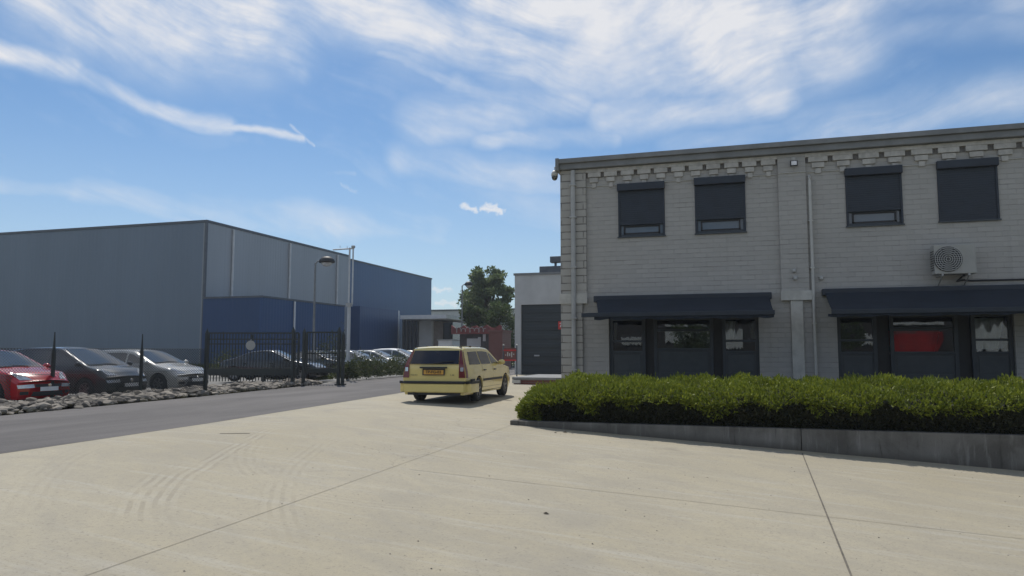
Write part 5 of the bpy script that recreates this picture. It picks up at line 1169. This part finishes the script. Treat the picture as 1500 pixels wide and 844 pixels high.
HATCH = [(-2.03, .98), (-1.93, 1.22), (-1.75, 1.36), (-1.2, 1.44), (-.4, 1.46), (.1, 1.42), (.95, 1.0), (1.1, .95), (1.7, .83), (1.92, .74), (2.03, .60)]
MPV = [(-2.17, 1.05), (-2.08, 1.36), (-1.9, 1.48), (-1.2, 1.56), (-.3, 1.58), (.2, 1.53), (1.28, 1.02), (1.42, .97), (1.9, .86), (2.1, .76), (2.17, .64)]
FAM = [(-2.17, 1.0), (-2.05, 1.25), (-1.85, 1.37), (-1.2, 1.45), (-.3, 1.46), (.15, 1.41), (1.02, 1.0), (1.15, .95), (1.85, .80), (2.08, .70), (2.17, .58)]
SALOON = [(-2.36, .80), (-2.25, .97), (-1.85, 1.03), (-1.65, 1.06), (-.95, 1.36), (-.3, 1.43), (.1, 1.41), (.95, 1.0), (1.12, .95), (1.95, .80), (2.25, .68), (2.36, .56)]
def hatch(name, prof, W, H, m, belt, label, x, y, z, rz, pillars, group, base_y, roof_y, plate=None, wr=.315, style='hatch', nose='wide', detail=True):
    prof = [(a, .3+(q-.3)*.965) for a, q in prof]; H = .3+(H-.3)*.965
    L = prof[-1][0]*2; r = thing(name, (0, 0, 0), label, 'car', group, local=True)
    c = Car(L, W, H, prof, belt=belt, zb=.18, kf=.13, kr=.10, rakef=.13, bowf=.24, bowr=.14)
    wy = (-L/2+.78, L/2-.84); c.body(M[m], r, wy, wr); c.wheels(wy, wr, r, .20, spokes=6)
    yr = -L/2+.35 if style == 'hatch' else -1.5
    c.glasshouse(yr, base_y-.10, pillars, M['cglass'], r, 0.03, .095)
    c.topgrid(roof_y+.03, base_y-.02, .02, .006, 'windscreen', M['wscreen'], r)
    if style == 'saloon': c.topgrid(-1.6, -.98, .04, .006, 'rear_window', M['cglass'], r)
    else: c.rear([(-.56, 1.0), (.56, 1.0), (.50, prof[1][1]-.02), (-.50, prof[1][1]-.02)], .008, 'rear_window', M['cglass'], r) if prof[0][1] > 1.3 else None
    z0 = .33; c.doors([(wy[0]+.36, pillars[-1]), (pillars[-1]+.01, min(wy[1]-.40, pillars[-1]+1.08))], M[m], r, z0)
    c.mirrors(base_y-.22, M[m], r)
    for sg in (-1, 1):
        # headlamps swept back over the corner of the bonnet
        pol = [(sg*.40, L/2-.03), (sg*.66, L/2-.05), (sg*.745, L/2-.34), (sg*.70, L/2-.46), (sg*.56, L/2-.22)]
        hl = c.patch(pol, lambda a, d: (a, d, c.tz(a, d)+.012), 'headlight', M['lens'], r, 3)
        c.front([(sg*.38, prof[-1][1]-.12), (sg*.74, prof[-1][1]-.13), (sg*.76, prof[-1][1]-.05), (sg*.40, prof[-1][1]-.03)], .008, 'headlight_face', M['lens'], hl)
        c.front([(sg*.52, .30), (sg*.70, .30), (sg*.70, .38), (sg*.52, .38)], .008, 'fog_lamp', M['dark'], r)
        c.rear([(sg*.60, .72), (sg*.74, .72), (sg*.72, .92), (sg*.60, .92)], .012, 'tail_lamp', M['tail'], r)
    c.front([(-.36, prof[-1][1]-.11), (.36, prof[-1][1]-.11), (.38, prof[-1][1]-.035), (-.38, prof[-1][1]-.035)], .009, 'grille', M['dark'], r)
    c.front([(-.46, .26), (.46, .26), (.42, .37), (-.42, .37)], .008, 'lower_grille', M['dark'], r)
    MB().lathe([(.001, .02), (.05, .015), (.055, 0)], c.deform((0, L/2, prof[-1][1]-.07)), 'y', 12).build('bonnet_badge', M['chrome'], r)
    c.front([(-.26, .38), (.26, .38), (.26, .485), (-.26, .485)], .02, 'number_plate', M[plate or 'plate_w'], r)
    for k, xx in enumerate((-.25, .25)): q0 = c.deform((xx, base_y-.02, c.tz(xx, base_y-.02)+.02)); q1 = c.deform((xx+.5, base_y-.10, c.tz(xx+.45, base_y-.10)+.025)); MB().tube([q0, q1], .01, 5).build('wiper', M['dark'], r)
    place(r, x, y, z, rz); return r
NX = -17.4; PZ = Z0-.09
H0 = R(-90)
GRP = 'cars parked nose to the fence'
hatch('hatchback_car', HATCH, 1.74, 1.46, 'red', .92, 'bright red hatchback nearest the left edge, with white number plate', NX-2.03+.50, 14.75, PZ-.0, H0, (-.95, -.05), GRP, 1.05, .1)
hatch('people_carrier', MPV, 1.80, 1.58, 'anth', .97, 'dark grey people carrier between the red and the silver car', NX-2.17+.1, 17.85, PZ-.03, H0, (-1.1, -.1), GRP, 1.35, .2)
hatch('hatchback_car', FAM, 1.74, 1.46, 'silver', .93, 'dusty silver hatchback to the right of the dark people carrier', NX-2.17+.15, 20.6, PZ+.02, H0, (-1.0, -.05), GRP, 1.1, .15)
hatch('hatchback_car', HATCH, 1.70, 1.48, 'red', .92, 'second red car showing only its roof behind the bright red hatchback', NX-6.6, 15.9, PZ+.1, H0, (-.95, -.05), 'cars parked in the rear row', 1.05, .1)
qn = at(481, 552, 34.0)
hatch('saloon_car', SALOON, 1.82, 1.43, 'black', .92, 'black saloon standing broadside behind the sliding gate', qn.x-2.36*math.cos(R(12)), qn.y-2.36*math.sin(R(12))-.2, PZ+.05, R(-90+12), (-.9, -.0), 'dark cars beyond the gate', 1.05, .1, style='saloon')
NX2 = -20.6
for prof, W, H, m, lab, yy, pil, by, ry, st, nm in (
   (SALOON, 1.80, 1.45, 'black', 'dark saloon whose bonnet shows just right of the mast', 37.3, (-.9, 0), 1.05, .1, 'saloon', 'saloon_car'),
   (FAM, 1.76, 1.47, 'greyc', 'grey hatchback in the far row, first past the dark saloon', 41.0, (-1, -.05), 1.1, .15, 'hatch', 'hatchback_car'),
   (FAM, 1.76, 1.50, 'silver', 'silver hatchback in the far row, second past the dark saloon', 44.0, (-1, -.05), 1.1, .15, 'hatch', 'hatchback_car'),
   (MPV, 1.80, 1.58, 'litw', 'pale car in the far row, third past the dark saloon', 47.2, (-1.1, -.1), 1.35, .2, 'hatch', 'people_carrier'),
   (FAM, 1.76, 1.47, 'silver', 'silver car at the far end of the row, by the entrance building', 50.4, (-1, -.05), 1.1, .15, 'hatch', 'hatchback_car')):
    hatch(nm, prof, W, H, m, .93, lab, NX2-prof[-1][0], yy, PZ+.05, H0, pil, 'cars in the row along the blue warehouse', by, ry, style=st)

# ------------------------------------------------------------------ unseen hall and trees behind the camera, added to feed the window reflections
hl = thing('dark_hall', (4, -42, gh(4)), 'dark hall with white panels across the yard, mirrored in the ground floor panes', 'building')
MB().box(-32, 36, -54, -42, -1, 8.5).build('wall', M['kiosk'], hl); MB().box(-32.3, 36.3, -54.2, -41.7, 8.501, 8.8).build('roof_edge', M['trim'], hl)  # wall and roof edge of the added hall
for (a, c, d, e) in ((-7.6, -2.7, 2.5, 4.05), (-7.6, -3.2, 4.4, 4.75), (-1.4, 0.5, 1.9, 4.2), (-12.4, -10.2, 2.4, 3.4), (14.8, 19.5, 4.35, 4.7), (21.2, 25.8, 1.2, 4.6), (12, 13.4, 2.3, 3.6)):
    n_ = 14; top_ = [(a+(c-a)*i/n_, -41.98, e-random.random()**2*.35*(e-d)) for i in range(n_+1)]; bot_ = [(a+(c-a)*i/n_, -41.98, d+random.random()**2*.3*(e-d)) for i in range(n_, -1, -1)]
    MB().prism(top_+bot_, (0, .15, 0)).build('pale_panel', M['farw'], hl)  # patches placed and cut to imitate white reflections in the panes
MB().prism([(15.1, -41.98, 1.4), (14.9, -41.98, 3.3), (15.6, -41.98, 3.6), (16.9, -41.98, 3.45), (17.2, -41.98, 3.75), (18.4, -41.98, 3.6), (19.3, -41.98, 3.7), (19.4, -41.98, 2.9), (18.7, -41.98, 1.5)], (0, .2, 0)).build('red_panel', M['redvan'], hl)  # added so that the middle pane reflects something red
for (x, y, hh, lab) in ((-3.5, -30, 5.2, 'tree across the yard, left one mirrored in the panes'), (9.0, -33, 5.8, 'tree across the yard, right one mirrored in the panes')):
    blob_tree('yard_tree', (x, y, gh(x)-.05), hh, .16, (x, y, hh*.68), (2.1, 2.1, 1.9), 34, 2600, .26, M['leaft'], lab, 'tree', 'trees across the yard', 5, .33)

# ------------------------------------------------------------------ summer haze
hz_ = MB().box(-640, 640, -640, 640, -2.2, 16).build('haze', None); tag(hz_, kind='stuff')
hm = bpy.data.materials.new('haze_air'); hm.use_nodes = True; g = N(hm.node_tree); g.n.clear()
vo = g.new('ShaderNodeVolumePrincipled'); vo.inputs['Color'].default_value = (0.86, 0.93, 1.0, 1); vo.inputs['Density'].default_value = HAZE; vo.inputs['Anisotropy'].default_value = 0.25
g.l.new(vo.outputs[0], g.new('ShaderNodeOutputMaterial').inputs['Volume']); hz_.data.materials.append(hm)
